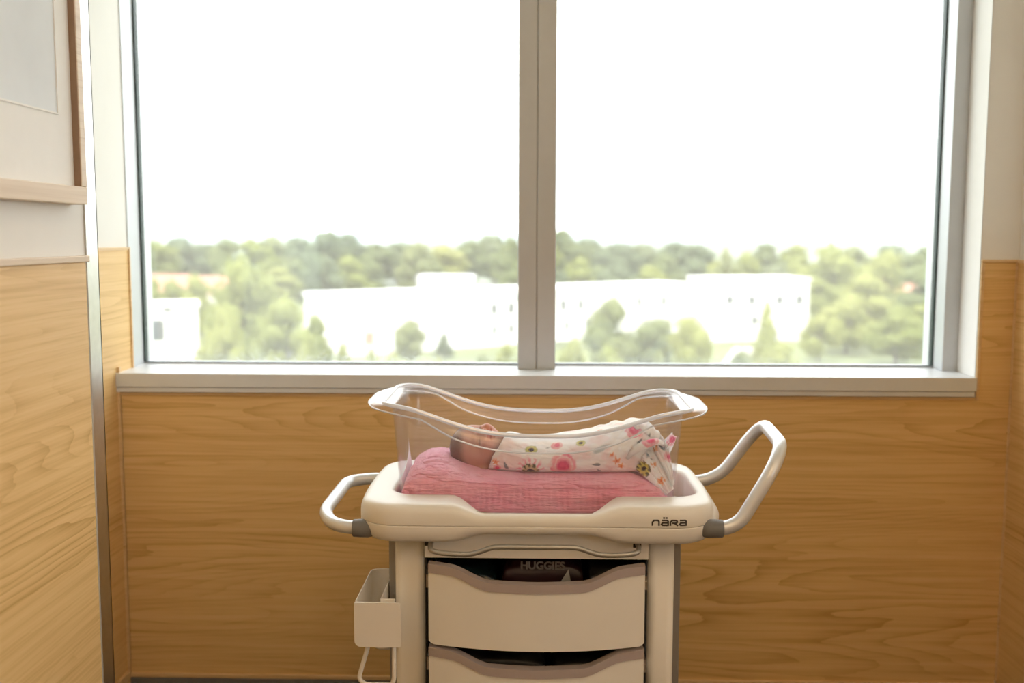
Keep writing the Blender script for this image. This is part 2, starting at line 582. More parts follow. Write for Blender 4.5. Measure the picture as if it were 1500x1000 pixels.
# ceiling lights added out of view behind the camera, for warm fill
glow = emit('fill_diffuser', FILL_COL, 2.0)
for i, (x, y) in enumerate(((0.35, 0.0), (2.3, 0.0), (0.35, -1.9), (2.3, -1.9))):
    lt = thing('fill_ceiling_light', (x, y, ZC - 0.03), 'long added ceiling fill light, out of view, with a white frame and warm diffuser', 'light', 'added ceiling fill lights')
    hx, hy = 0.32, 0.62
    fr = merge(*[box(*b_) for b_ in ((x - hx, x + hx, y - hy, y - hy + 0.03, ZC - 0.03, ZC), (x - hx, x + hx, y + hy - 0.03, y + hy, ZC - 0.03, ZC),
                                     (x - hx, x - hx + 0.03, y - hy + 0.03, y + hy - 0.03, ZC - 0.03, ZC), (x + hx - 0.03, x + hx, y - hy + 0.03, y + hy - 0.03, ZC - 0.03, ZC))])
    obj('frame', *fr, M['ceil'], lt)
    bobj('diffuser', (x - hx + 0.03, x + hx - 0.03, y - hy + 0.03, y + hy - 0.03, ZC - 0.012, ZC - 0.004), glow, lt)
    al = bpy.data.lights.new('fill_glow', 'AREA')
    al.shape = 'RECTANGLE'
    al.size = 0.56
    al.size_y = 1.16
    al.energy = FILL * 0.5
    al.color = FILL_COL
    ao = link(bpy.data.objects.new('fill_glow', al))
    ao.parent = lt
    ao.location = (0, 0, 0.012)

# framed print on the near left wall
pf = thing('framed_print', (XL, 1.6, 1.361), 'large pale wood picture frame with white mat on the wall above the wainscot', 'picture')
FX = XL + 0.030
Y0, Y1, Z0, Z1, fwid = 0.98, 1.862, 1.357, 2.30, 0.0315
for nm, b_ in (('frame_bottom', (XL + 0.0005, FX, Y0, Y1, Z0, Z0 + fwid)), ('frame_top', (XL + 0.0005, FX, Y0, Y1, Z1 - fwid, Z1)),
               ('frame_side', (XL + 0.0005, FX, Y1 - 0.022, Y1, Z0 + fwid, Z1 - fwid)), ('frame_side', (XL + 0.0005, FX, Y0, Y0 + fwid, Z0 + fwid, Z1 - fwid))):
    bobj(nm, b_, M['palewood'], pf, bev=0.0015)
for y in (Y1 - 0.022 - 0.0012, Y0 + fwid + 0.0002):
    bobj('inner_edge', (XL + 0.017, FX - 0.0015, y, y + 0.001, Z0 + fwid, Z1 - fwid), M['frameside'], pf)
bobj('mat', (XL + 0.001, XL + 0.017, Y0 + fwid, Y1 - 0.022 - 0.0015, Z0 + fwid, Z1 - fwid), M['mat'], pf)
bobj('print', (XL + 0.017, XL + 0.0176, Y0 + 0.14, 1.782, 1.512, Z1 - 0.14), M['print'], pf)
bobj('mat_window_edge', (XL + 0.017, XL + 0.0195, 1.782, 1.785, 1.509, Z1 - 0.14), M['mat'], pf)
bobj('mat_window_edge', (XL + 0.017, XL + 0.0195, Y0 + 0.14, 1.782, 1.509, 1.512), M['mat'], pf)

# ---------------------------------------------------------------- bassinet trolley
TY = 2.09
tro = thing('bassinet_trolley', (0, TY, 0), 'white hospital bassinet trolley with drawers and silver tube handles below the window', 'trolley')


def dipf(x, y):
    """how far a point lies in the scooped middle of the front wall"""
    if y > 2.02: return 0.0
    return 1 - ss(0.098, 0.166, abs(x))


def outer(inset, extra=0.0):
    pts = rr(-0.337 + inset, 0.337 - inset, 1.882 + inset, 2.298 - inset, max(0.075 - inset, 0.01), 40, 12)
    out = []
    for x, y in pts:
        b = 0.012 * (1 - ((y - TY) / 0.21) ** 2) + extra * max(0, 1 - ((y - TY) / 0.21) ** 2)
        k = ss(0.2, 0.33, abs(x))
        out.append((x + math.copysign(b * k, x) if x < 0 or extra == 0 else x + b * k, y))
    return out


HOLE = rr(-0.284, 0.316, 1.974, 2.206, 0.045, 40, 12)


def hole(off):
    return rr(-0.284 + off, 0.316 - off, 1.974 + off, 2.206 - off, max(0.045 - off, 0.005), 40, 12)


SEAM = 0.757


def up_z(z, d): return SEAM + (z - SEAM) * (1 - 0.44 * d)


def lo_z(z, d): return SEAM - (SEAM - z) * (1 - 0.46 * d)


rings = []
for ins, z in ((0.0014, SEAM + 0.0002), (0.0004, SEAM + 0.0006), (0, SEAM + 0.002), (0, 0.772), (0.0008, 0.780), (0.003, 0.787), (0.007, 0.7925), (0.012, 0.7955), (0.019, 0.797)):
    rings.append([(x, y, up_z(z, dipf(x, y))) for x, y in outer(ins)])
for off, z in ((-0.010, 0.797), (-0.004, 0.7955), (-0.001, 0.792), (0.0, 0.787), (0.0, 0.737)):
    rg = []
    for x, y in hole(off):
        d = dipf(x, y)
        rg.append((x, y - 0.068 * d, up_z(z, d) if z > 0.75 else z))
    rings.append(rg)
obj('deck_top', *loft(rings), M['white_plastic'], tro, True)
rings = []
for ins, z in ((0.0014, SEAM - 0.0002), (0.0004, SEAM - 0.0006), (0.0, SEAM - 0.003), (0.0012, 0.744), (0.005, 0.732), (0.013, 0.7235), (0.026, 0.7195), (0.06, 0.719)):
    rings.append([(x, y, lo_z(z, dipf(x, y))) for x, y in outer(ins)])
rings.append([(x * 0.8, TY + (y - TY) * 0.6, 0.7345) for x, y in outer(0.06)])
obj('deck_underside', *loft(rings, True, False, True), M['white_plastic'], tro, True)
bobj('deck_floor', (-0.30, 0.325, 1.91, 2.22, 0.7355, 0.7395), M['white_plastic'], tro)
# flared end collar on the push-handle side
rings = []
for dx, z in ((-0.004, 0.7335), (0.010, 0.737), (0.016, 0.746), (0.016, 0.757), (0.010, 0.767), (0.001, 0.776), (-0.014, 0.783)):
    rg = []
    for i in range(40):
        q = -1 + 2 * i / 39
        y = TY + 0.172 * q
        bow = 0.012 * (1 - ((y - TY) / 0.21) ** 2)
        kk = max(0.0, abs(y - TY) - 0.133)
        edge = 0.337 - (0.075 - math.sqrt(max(0.075 ** 2 - kk * kk, 0)))
        rg.append((edge + bow - 0.003 + (dx + 0.003) * (1 - abs(q) ** 4), y, z))
    rings.append(rg)
obj('end_collar', *loft(rings, False), M['white_plastic'], tro, True)

# handles
hp = fillet([(0.315, 1.916, 0.7475), (0.382, 1.918, 0.7490), (0.4735, 1.934, 0.8990), (0.4935, 2.235, 0.8985), (0.4030, 2.250, 0.7640), (0.310, 2.250, 0.7560)], 0.085, 14)
obj('push_handle', *tube(hp, 0.0135, 18), M['silver'], tro, True)
hl = fillet([(-0.315, 1.922, 0.7400), (-0.392, 1.928, 0.7425), (-0.4270, 2.00, 0.7500), (-0.4225, 2.235, 0.7570), (-0.365, 2.252, 0.7600), (-0.31, 2.25, 0.7600)], 0.07, 12)
obj('pull_handle', *tube(hl, 0.0130, 18), M['silver'], tro, True)
for P, d in (((0.328, 1.9165, 0.7478), 1), ((-0.3270, 1.9235, 0.7405), -1)):
    xs = [(-0.020, 0.004), (-0.018, 0.010), (-0.012, 0.0155), (-0.002, 0.0178), (0.012, 0.0175), (0.026, 0.0168), (0.0275, 0.0155), (0.0275, 0.0137)]
    rings = [[(P[0] + d * a, P[1] + r * math.cos(t), P[2] + r * math.sin(t)) for t in [2 * math.pi * j / 20 for j in range(20)]] for a, r in xs]
    obj('handle_socket', *loft(rings, True, True, False), M['cap'], tro, True)

# logo on the front, raised print
lz, lh = 0.7630, 0.0094
lw_ = 0.0142


def front_y(x):
    k = max(0, x - 0.262)
    return 1.882 + 0.075 - math.sqrt(max(0.075 ** 2 - k * k, 0)) - 0.0006


A_ = [(0.08, 1), (0.82, 1), (1, 0.82), (1, 0.02), (0.18, 0.02), (0, 0.2), (0.15, 0.5), (0.95, 0.5)]
GL = [(0.2168, [[(0.02, 0), (0.02, 0.62), (0.25, 1), (0.84, 1), (1, 0.8), (1, 0)]]),
      (0.2340, [A_, [(0.30, 1.5), (0.45, 1.5)], [(0.68, 1.5), (0.83, 1.5)]]),
      (0.2508, [[(0.0, 0), (0.0, 0.65), (0.2, 1), (0.84, 1), (1, 0.85), (1, 0.62), (0.85, 0.47), (0.3, 0.47)], [(0.55, 0.47), (1.08, 0.0)]]),
      (0.2680, [A_])]
parts = []
for x0, strokes in GL:
    for st in strokes:
        for (a, b), (c, d) in zip(st[:-1], st[1:]):
            p = Vector((x0 + a * lw_ * 0.88, lz + b * lh))
            q = Vector((x0 + c * lw_ * 0.88, lz + d * lh))
            t = (q - p).normalized()
            n = Vector((-t.y, t.x)) * 0.00150
            e = t * 0.0008
            quad = [p - e + n, p - e - n, q + e - n, q + e + n]
            Vv = [(v.x, front_y(v.x), v.y) for v in quad] + [(v.x, front_y(v.x) + 0.0012, v.y) for v in quad]
            parts.append((Vv, [[0, 1, 2, 3], [0, 4, 5, 1], [1, 5, 6, 2], [2, 6, 7, 3], [3, 7, 4, 0]]))
obj('maker_lettering', *merge(*parts), M['logo'], tro)

# columns, rails, cabinet body
for s in (-1, 1):
    xa, xb = (-0.2775, -0.2180) if s < 0 else (0.2165, 0.2690)
    ring0 = rr(xa, xb, 1.940, 2.240, 0.016, 10, 8)
    obj('column', *loft([[(x, y, z) for x, y in ring0] for z in (0.115, 0.7205)], True, True, True), M['white_plastic'], tro, True)
    xr = (-0.2920, -0.2776) if s < 0 else (0.2691, 0.2835)
    rl = bobj('accessory_rail', (xr[0], xr[1], 1.968, 2.21, 0.14, 0.7200), M['rail'], tro, bev=0.002)
    bobj('rail_groove', (xr[0] - 0.0006 if s < 0 else xr[1] - 0.0002, xr[0] + 0.0002 if s < 0 else xr[1] + 0.0006, 1.985, 1.992, 0.16, 0.715), M['dark'], rl)
bobj('cabinet_back', (-0.217, 0.2165, 2.225, 2.235, 0.13, 0.724), M['dark'], tro)
bobj('cabinet_floor', (-0.217, 0.2165, 1.93, 2.225, 0.13, 0.142), M['dark'], tro)
for x in (-0.2178, 0.2128):
    bobj('cabinet_side', (x, x + 0.0035, 1.947, 2.225, 0.142, 0.680), M['dark'], tro)
hd = bobj('header_panel', (-0.2170, 0.2160, 1.928, 1.946, 0.6815, 0.735), M['white_plastic'], tro, bev=0.001)
for x in (-0.2165, 0.186):
    bobj('bar_socket', (x, x + 0.0155, 1.9265, 1.930, 0.7055, 0.7200), M['dark'], hd)
bp_ = spline([(-0.203, 1.928, 0.7140), (-0.203, 1.905, 0.7125), (-0.199, 1.889, 0.7085), (-0.180, 1.884, 0.7050), (-0.150, 1.882, 0.7035), (-0.128, 1.881, 0.7040), (-0.108, 1.880, 0.7090), (-0.088, 1.879, 0.7165), (-0.070, 1.879, 0.7190),
              (0.0, 1.878, 0.7195), (0.062, 1.879, 0.7195), (0.080, 1.879, 0.7180), (0.100, 1.880, 0.7110), (0.120, 1.881, 0.7055), (0.145, 1.882, 0.7042), (0.175, 1.884, 0.7055), (0.191, 1.889, 0.7090), (0.194, 1.905, 0.7125), (0.194, 1.928, 0.7140)], 6)
obj('grab_bar', *tube(bp_, 0.0050, 12), M['bar'], tro, True)

# drawers


def zt(x):
    a = abs(x)
    return -0.024 * (1 - ss(0.085, 0.165, a)) - 0.0015 * (1 - ss(0.0, 0.1, a)) - 0.003 * (1 - ss(0.13, 0.207, a)) + 0.0015


def dy(x): return 1.9005 - 0.034 * (1 - (x / 0.207) ** 2)


def strip(xs, zlo, zhi, off, th):
    """bowed slab following the drawer's plan between two height curves"""
    V, F = [], []
    nz = 5
    for i, x in enumerate(xs):
        a, b = zlo(x), zhi(x)
        col = [(x, dy(x) + off, a + (b - a) * k / nz) for k in range(nz + 1)]
        V += col + [(p[0], p[1] + th, p[2]) for p in col[::-1]]
    m = 2 * (nz + 1)
    for i in range(len(xs) - 1):
        for k in range(m):
            F.append([i * m + k, i * m + (k + 1) % m, (i + 1) * m + (k + 1) % m, (i + 1) * m + k])
    F.append(list(range(m))[::-1])
    F.append([(len(xs) - 1) * m + k for k in range(m)])
    return V, F


xs = [-0.207 + 0.414 * i / 80 for i in range(81)]
for n_, (ztop, zbot) in enumerate(((0.6775, 0.5205), (0.5125, 0.3555), (0.3475, 0.1905))):
    top = lambda x, q=ztop: q + zt(x)
    gb = lambda x, q=ztop: q + zt(x) - 0.0168 + 0.003 * (1 - ss(0.0, 0.207, abs(x))) * 0
    bot = lambda x, q=zbot: q + 0.006 * ss(0.199, 0.207, abs(x))
    dr = obj('drawer', *strip(xs, bot, gb, 0.0, 0.012), M['white_plastic'], tro)
    dr['label'] = 'white bow-fronted drawer front with a scooped top edge'
    obj('grip_rim', *strip(xs, gb, top, -0.0035, 0.021), M['grip'], dr)
    tr_ = merge(*[box(*b_) for b_ in ((-0.198, -0.195, 1.916, 2.21, zbot + 0.012, ztop - 0.008), (0.195, 0.198, 1.916, 2.21, zbot + 0.012, ztop - 0.008),
                                      (-0.198, 0.198, 2.207, 2.21, zbot + 0.012, ztop - 0.008), (-0.198, 0.198, 1.916, 2.21, zbot + 0.009, zbot + 0.012))])
    obj('tray', *tr_, M['tray'], dr)
    for s in (-1, 1):
        x = 0.2105 * s
        sl = merge(box(x - 0.0028, x + 0.0028, 1.920, 2.2, ztop - 0.030, ztop - 0.027), box(x - 0.0028, x + 0.0028, 1.920, 2.2, ztop - 0.053, ztop - 0.050),
                   box(x - 0.001 if s > 0 else x - 0.0028, x + 0.0028 if s > 0 else x + 0.001, 1.920, 2.2, ztop - 0.050, ztop - 0.030), box(x - 0.0018, x + 0.0018, 1.918, 1.921, ztop - 0.048, ztop - 0.036))
        obj('slide', *sl, M['steel'], dr)

# base with casters
bs = merge(box(-0.30, -0.22, 1.88, 2.30, 0.085, 0.115, 0.008), box(0.22, 0.30, 1.88, 2.30, 0.085, 0.115, 0.008), box(-0.24, 0.24, 2.05, 2.13, 0.088, 0.114, 0.006))
obj('base_frame', *bs, M['white_plastic'], tro)
for x in (-0.26, 0.26):
    for y in (1.90, 2.28):
        c = obj('caster', *merge(box(x - 0.014, x - 0.011, y - 0.02, y + 0.02, 0.03, 0.085), box(x + 0.011, x + 0.014, y - 0.02, y + 0.02, 0.03, 0.085), box(x - 0.014, x + 0.014, y - 0.02, y + 0.02, 0.08, 0.086)), M['cap'], tro)
        wh = [[(x + dx, y + r * math.cos(t), 0.038 + r * math.sin(t)) for t in [2 * math.pi * j / 24 for j in range(24)]] for dx, r in ((-0.009, 0.033), (-0.007, 0.0375), (0.007, 0.0375), (0.009, 0.033))]
        obj('wheel', *loft(wh, True, True, True), M['dark'], c)

# what lies in the drawers
def pack(name, x0, x1, y0, y1, z0, z1, mat, label, seed):
    """soft plastic wrapped pack with a puffed, crinkled skin"""
    bm = bmesh.new()
    bmesh.ops.create_cube(bm, size=1.0)
    bmesh.ops.subdivide_edges(bm, edges=bm.edges[:], cuts=14, use_grid_fill=True)
    V = []
    for v in bm.verts:
        p = v.co.copy()
        q = Vector([math.copysign(abs(c * 2) ** 0.8, c) for c in p])
        f = 1 - 0.10 * (abs(p.x * 2) ** 4 * abs(p.z * 2) ** 4 + abs(p.y * 2) ** 4 * abs(p.z * 2) ** 4)
        d = noise.fractal(p * 5 + Vector((seed, 0, 0)), 1.0, 2.0, 3) * 0.03
        q = q * 0.5 * (f + d * 0.7)
        V.append(((x0 + x1) / 2 + q.x * (x1 - x0) * 0.96, (y0 + y1) / 2 + q.y * (y1 - y0) * 0.96, z0 + (q.z + 0.5) * (z1 - z0) * 0.98))
    bm.verts.index_update()
    F = [[v.index for v in f.verts] for f in bm.faces]
    bm.free()
    zmin = min(v[2] for v in V)
    V = [(x, y, z - zmin + z0) for x, y, z in V]
    o = thing(name, ((x0 + x1) / 2, (y0 + y1) / 2, z0), label, 'pack')
    obj('wrapper', V, F, mat, o, True)
    return o


PZ = 0.5325
_ = 0
glossy_teal = plain('teal_film', (0.006, 0.016, 0.02), 0.22, var=0.5, scale=18)  # shade inside the drawers is put into these darkened film colours
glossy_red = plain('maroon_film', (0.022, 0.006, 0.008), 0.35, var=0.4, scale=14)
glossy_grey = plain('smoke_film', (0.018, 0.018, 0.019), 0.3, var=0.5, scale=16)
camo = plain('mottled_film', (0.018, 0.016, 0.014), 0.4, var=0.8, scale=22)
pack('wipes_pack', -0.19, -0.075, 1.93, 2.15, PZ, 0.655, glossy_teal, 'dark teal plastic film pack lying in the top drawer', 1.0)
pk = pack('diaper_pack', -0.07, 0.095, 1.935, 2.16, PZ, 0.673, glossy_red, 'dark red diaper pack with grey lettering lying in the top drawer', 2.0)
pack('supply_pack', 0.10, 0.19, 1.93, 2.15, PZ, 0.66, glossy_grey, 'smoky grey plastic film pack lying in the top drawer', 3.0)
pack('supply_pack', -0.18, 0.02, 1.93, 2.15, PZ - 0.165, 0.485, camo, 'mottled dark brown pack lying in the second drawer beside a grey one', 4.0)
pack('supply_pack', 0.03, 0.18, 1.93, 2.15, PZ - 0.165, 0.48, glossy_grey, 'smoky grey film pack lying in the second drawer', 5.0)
txt = bpy.data.curves.new('lettering', 'FONT')
txt.body = 'HUGGIES'
txt.size = 0.021
txt.offset = 0.0008
txt.align_x = 'CENTER'
txt.extrude = 0.0003
to = bpy.data.objects.new('lettering_curve', txt)
link(to)
dg = bpy.context.evaluated_depsgraph_get()
me = bpy.data.meshes.new_from_object(to.evaluated_get(dg))
bpy.data.objects.remove(to)
TV = [(0.012 + v.co.x, 1.9310 - v.co.z, 0.6600 + v.co.y) for v in me.vertices]
TF = [list(p.vertices) for p in me.polygons]
obj('lettering', TV, TF, plain('grey_print', (0.11, 0.10, 0.098), 0.5), pk)
# white card corner standing in the top drawer
cv = [(0.035, 1.912, 0.622), (0.070, 1.912, 0.622), (0.0615, 1.914, 0.6655)]
cv2 = [(0.044, 1.912, 0.622), (0.064, 1.912, 0.622), (0.059, 1.9135, 0.652)]
CV = cv + [(x, y + 0.0012, z) for x, y, z in cv] + [(0.035, 1.912, 0.5325), (0.070, 1.912, 0.5325), (0.035, 1.9132, 0.5325), (0.070, 1.9132, 0.5325)]
CF = [[0, 1, 2], [3, 5, 4], [0, 2, 5, 3], [1, 4, 5, 2], [6, 7, 1, 0], [8, 3, 4, 9], [6, 0, 3, 8], [7, 9, 4, 1], [6, 8, 9, 7]]
tag(obj('leaflet', CV, CF, plain('shaded_leaflet_paper', (0.24, 0.23, 0.21), 0.7), base=(0.05, 1.912, 0.5325)), 'white folded leaflet with a pointed corner standing in the top drawer', 'leaflet')  # white paper greyed, drawer shade put into its colour

# bin clipped to the left rail
bn = thing('storage_bin', (-0.30, 1.96, 0.531), 'open cream plastic storage bin clipped to the trolley side rail', 'bin')


def bin_loop(i):
    P = [(-0.3428 + i, 1.8622 + i), (-0.268 - i, 1.8622 + i), (-0.268 - i, 1.884 - i), (-0.2945 - i, 1.884 - i), (-0.2945 - i, 2.062 - i), (-0.343 + i, 2.062 - i)]
    out = []
    rs = [0.012, 0.004, 0.003, 0.003, 0.006, 0.022]
    for k in range(6):
        a, b, c = Vector(P[k - 1]), Vector(P[k]), Vector(P[(k + 1) % 6])
        d1, d2 = (a - b).normalized(), (c - b).normalized()
        r = max(rs[k] - i * 0.5, 0.001)
        p, q = b + d1 * r, b + d2 * r
        for j in range(7):
            t = j / 6
            out.append((1 - t) ** 2 * p + 2 * t * (1 - t) * b + t * t * q)
    return out


def binz(y): return 0.6148
rings = []
for i, z in ((0.012, 0.531), (0.004, 0.533), (0.001, 0.538), (0.0, 0.545), (0.0, 0.6135), (0.0006, 0.6152), (0.0016, 0.6152), (0.0022, 0.6135), (0.0022, 0.545), (0.006, 0.536)):
    rings.append([(p.x, p.y, z) for p in bin_loop(i)])
obj('bin_body', *loft(rings, True, True, True), M['bin_plastic'], bn, True)
fp = []
for cx, cz, r, a0 in ((-0.343, 0.6152, 0.002, 180), (-0.2552, 0.6152, 0.005, 90), (-0.2552, 0.5290, 0.005, 0), (-0.343, 0.5290, 0.013, -90)):
    sx, sz = (1 if cx < -0.3 else -1), (1 if cz < 0.57 else -1)
    for k in range(6):
        a = math.radians(a0 - 90 * k / 5)
        fp.append((cx + sx * r + r * math.cos(a), cz + sz * r + r * math.sin(a)))
nf = len(fp)
fv = [(x, 1.8585, z) for x, z in fp] + [(x, 1.8620, z) for x, z in fp]
obj('front_plate', fv, [list(range(nf)), list(range(nf, 2 * nf))[::-1]] + [[k, (k + 1) % nf, (k + 1) % nf + nf, k + nf] for k in range(nf)], M['bin_plastic'], bn)

# white wire loop hanging under the bin
hk = fillet([(-0.320, 1.885, 0.527), (-0.324, 1.885, 0.512), (-0.341, 1.888, 0.455), (-0.330, 1.888, 0.4425), (-0.277, 1.888, 0.4425), (-0.2725, 1.888, 0.455), (-0.2720, 1.886, 0.527)], 0.016, 6)
hr = thing('rail_hook', (-0.305, 1.90, 0.437), 'white bent tube hook hanging under the storage bin', 'hook')
obj('front_loop', *tube(hk, 0.0043, 12), M['bin_plastic'], hr, True)
hk2 = fillet([(-0.331, 1.990, 0.527), (-0.330, 1.990, 0.486), (-0.321, 1.990, 0.4745), (-0.296, 1.990, 0.4745)], 0.014, 6)
obj('rear_arm', *tube(hk2, 0.0040, 12), M['bin_plastic'], hr, True)
obj('cross_rod', *tube([(-0.331, 1.990, 0.5265), (-0.320, 1.885, 0.5265)], 0.0040, 10), M['bin_plastic'], hr, True)

# ---------------------------------------------------------------- clear tub
tub = thing('bassinet_tub', (0, TY, 0.7405), 'clear acrylic bassinet tub with a flared wavy rim set in the trolley deck', 'tub')


def crest(x): return 0.9165 + 0.0530 * ss(0, 1, (min(abs(x), 0.285) / 0.285) ** 1.5) - 0.010 * (x / 0.6)


def tubloop(hx, hy, r): return rr(-hx, hx, TY - hy, TY + hy, r, 44, 14)


TW = 0.2885
levels = []
for hx, hy, r, t in ((0.2660, 0.098, 0.03, None), (0.2700, 0.102, 0.034, 0.0), (0.2725, 0.1045, 0.036, 0.03), (0.2760, 0.108, 0.038, 0.25), (0.2800, 0.120, 0.040, 0.55), (0.2840, 0.133, 0.042, 0.85), (0.2855, 0.138, 0.043, 0.95)):
    levels.append((tubloop(hx, hy, r), t))
rings = []
rings.append([(x, y, 0.7405) for x, y in tubloop(0.24, 0.075, 0.02)])
for lp, t in levels:
    rings.append([(x, y, 0.7405 if t is None else 0.7445 + (crest(x) - 0.7445) * t) for x, y in lp])
base_lp = tubloop(0.2855, 0.138, 0.043)
# outward direction along the rim
ND = []
n = len(base_lp)
for i in range(n):
    a, b = Vector(base_lp[i - 1]), Vector(base_lp[(i + 1) % n])
    d = (b - a).normalized()
    ND.append(Vector((d.y, -d.x)))
lipL = []
LIP = rr(-0.3395, 0.3395, TY - 0.161, TY + 0.161, 0.115, 44, 14)
for k, (o, h) in enumerate(((0.0015, -0.006), (0.0045, -0.002), (0.0090, 0.0), (0.35, -0.08), (0.6, -0.30), (0.8, -0.62), (1.0, -1.0))):
    rg = []
    for (x, y), d in zip(base_lp, ND):
        e = min(1.0, abs(d.x) ** 1.6)               # 1 at the two ends, 0 along the sides
        e2 = ss(0.16, 0.285, abs(x))
        drop = lerp(0.028, 0.0045, max(e, e2 * 0.80))
        if k < 3:
            rg.append((x + d.x * o * (1 + e), y + d.y * o * (1 + e), crest(x) + h))
        else:
            t = (o - 0.2) / 0.8
            oo = 0.0090 * (1 + e)
            lx, ly = LIP[len(rg)]
            rg.append((lerp(x + d.x * oo, lx, t), lerp(y + d.y * oo, ly, t), crest(x) + h * drop))
    rings.append(rg)
    if k == 6: lipL = rg
t_ob = obj('tub_wall', *loft(rings, True, True, False), M['acrylic'], tub, True)
md = t_ob.modifiers.new('thickness', 'SOLIDIFY')
md.thickness = 0.003
md.offset = 1.0
obj('rim_edge', *tube(lipL, 0.0017, 8, closed=True), M['bead'], t_ob, True)
cr = [(x, y, z + 0.0022) for x, y, z in rings[-5]]
obj('crest_highlight', *tube(cr, 0.0042, 12, closed=True), M['bead'], t_ob, True)  # white tube stands in for the sky's reflection along the crest
# white quarter-round label sheet stuck inside the head end
sh = [(-0.2745, 2.00, 0.775), (-0.2745, 2.00, 0.835)]
lab = []
for k in range(10):
    a = math.pi / 2 * k / 9
    lab.append((2.008 + 0.170 * math.sin(a), 0.818 + 0.048 * (1 - math.cos(a))))
LV = [(-0.2700 - 0.014 * (z - 0.80) / 0.1, y, z) for y, z in [(2.008, 0.79), (2.178, 0.79)]] + [(-0.2700 - 0.014 * (z - 0.80) / 0.1, y, z) for y, z in lab[::-1]]
LV2 = [(x + 0.0006, y, z) for x, y, z in LV]
m_ = len(LV)
obj('label_sheet', LV + LV2, [list(range(m_)), [i + m_ for i in range(m_)][::-1]] + [[i, (i + 1) % m_, (i + 1) % m_ + m_, i + m_] for i in range(m_)], M['sticker'], tub)

# ---------------------------------------------------------------- pink muslin covered mattress
ztop = smooth_interp([(-0.275, 0.805), (-0.262, 0.824), (-0.24, 0.838), (-0.21, 0.845), (-0.17, 0.841), (-0.13, 0.831), (-0.08, 0.829), (0.0, 0.828), (0.10, 0.828), (0.17, 0.826), (0.22, 0.817), (0.25, 0.803), (0.268, 0.786), (0.275, 0.775)])


def nz3(x, y, z, o=3): return noise.fractal(Vector((x, y, z)), 1.0, 2.0, o)


def G_(v, s): return math.exp(-(v / s) ** 2 / 2)


NXm, NT = 420, 240
rings = []
for i in range(NXm + 1):
    x = -0.2735 + 0.541 * i / NXm
    e = min(x + 0.2735, 0.2675 - x)
    er = math.sqrt(max(0, 1 - max(0, 1 - e / 0.03) ** 2))       # rounded ends
    zt_ = 0.744 + (ztop(x) - 0.744) * (0.55 + 0.45 * er)
    hw = 0.1035 * (0.86 + 0.14 * er)
    rg = []
    for j in range(NT):
        a = 2 * math.pi * j / NT
        c, s_ = math.cos(a), math.sin(a)
        p = 2 / 5.0
        yy = math.copysign(abs(c) ** p, c)
        zz = math.copysign(abs(s_) ** p, s_)
        z = 0.744 + (zz * 0.5 + 0.5) * (zt_ - 0.744)
        z += 0.012 * (1 - yy * yy) * max(zz, 0) * G_(x + 0.205, 0.045)
        hwz = hw * (0.985 + 0.115 * max(0, (z - 0.75) / 0.09))   # tub widens upward
        y = TY + yy * hwz
        # muslin: soft long folds along the length, crossed by a faint crinkle grid
        side = 1 if abs(yy) > 0.9 else 0.7
        f = 0.0030 * nz3(x * 5, y * 16, z * 60, 3) - 0.0046 * (1 - abs(nz3(x * 9 + 7, y * 45, z * 75, 2)) * 2.2) ** 3 * side
        f += 0.0007 * math.sin(x * 520 + 3 * nz3(x * 20, y * 20, z * 20, 2)) * (0.5 + 0.5 * nz3(x * 25, y * 25, z * 60, 2))
        f += 0.0007 * nz3(x * 120, y * 120, z * 150, 2)
        if x < -0.10:
            f += 0.0032 * abs(nz3(x * 24 + 3, y * 85, z * 80, 2)) * (1 - ss(-0.17, -0.10, x))
        dn = Vector((0, yy ** 5 if yy > 0 else yy ** 5, zz ** 5))
        if dn.length > 0.01: dn.normalize()
        lim = 0.35 if abs(yy) > 0.93 else 1.0
        f = min(f, 0.0010) if lim < 1 else f
        if zz < -0.6: f = 0
        rg.append((x, y + dn.y * f * (-1 if False else 1), z + dn.z * f))
    rings.append(rg)
m_, t_, o_ = newmat('pink_muslin')
b_ = nd(t_, 'ShaderNodeBsdfPrincipled', Roughness=0.9)
b_.inputs['Specular IOR Level'].default_value = 0.15
b_.inputs['Sheen Weight'].default_value = 0.25
b_.inputs['Subsurface Weight'].default_value = 0.25
b_.inputs['Subsurface Radius'].default_value = (0.016, 0.010, 0.010)
b_.inputs['Subsurface Scale'].default_value = 1.0
b_.inputs['Sheen Tint'].default_value = (1, 0.8, 0.82, 1)
tc_ = nd(t_, 'ShaderNodeTexCoord')
n1 = nd(t_, 'ShaderNodeTexNoise', Scale=26.0, Detail=4.0)
t_.links.new(tc_.outputs['Object'], n1.inputs['Vector'])
t_.links.new(ramp(t_, n1.outputs['Fac'], [(0.3, (0.91, 0.39, 0.52)), (0.7, (0.95, 0.51, 0.63))]), b_.inputs['Base Color'])
mp = nd(t_, 'ShaderNodeMapping')
mp.inputs['Scale'].default_value = (150, 420, 420)
t_.links.new(tc_.outputs['Object'], mp.inputs['Vector'])
n2 = nd(t_, 'ShaderNodeTexNoise', Scale=1.0, Detail=3.0)
t_.links.new(mp.outputs[0], n2.inputs['Vector'])
mp3 = nd(t_, 'ShaderNodeMapping')
mp3.inputs['Scale'].default_value = (13, 70, 120)
t_.links.new(tc_.outputs['Object'], mp3.inputs['Vector'])
n3 = nd(t_, 'ShaderNodeTexNoise', Scale=1.0, Detail=2.0, Distortion=0.4)
t_.links.new(mp3.outputs[0], n3.inputs['Vector'])
rid = mth(t_, 'ABSOLUTE', mth(t_, 'SUBTRACT', n3.outputs['Fac'], 0.5))
rid = mth(t_, 'MINIMUM', mth(t_, 'MULTIPLY', rid, 7.0), 1.0)          # sharp valleys between soft puckers
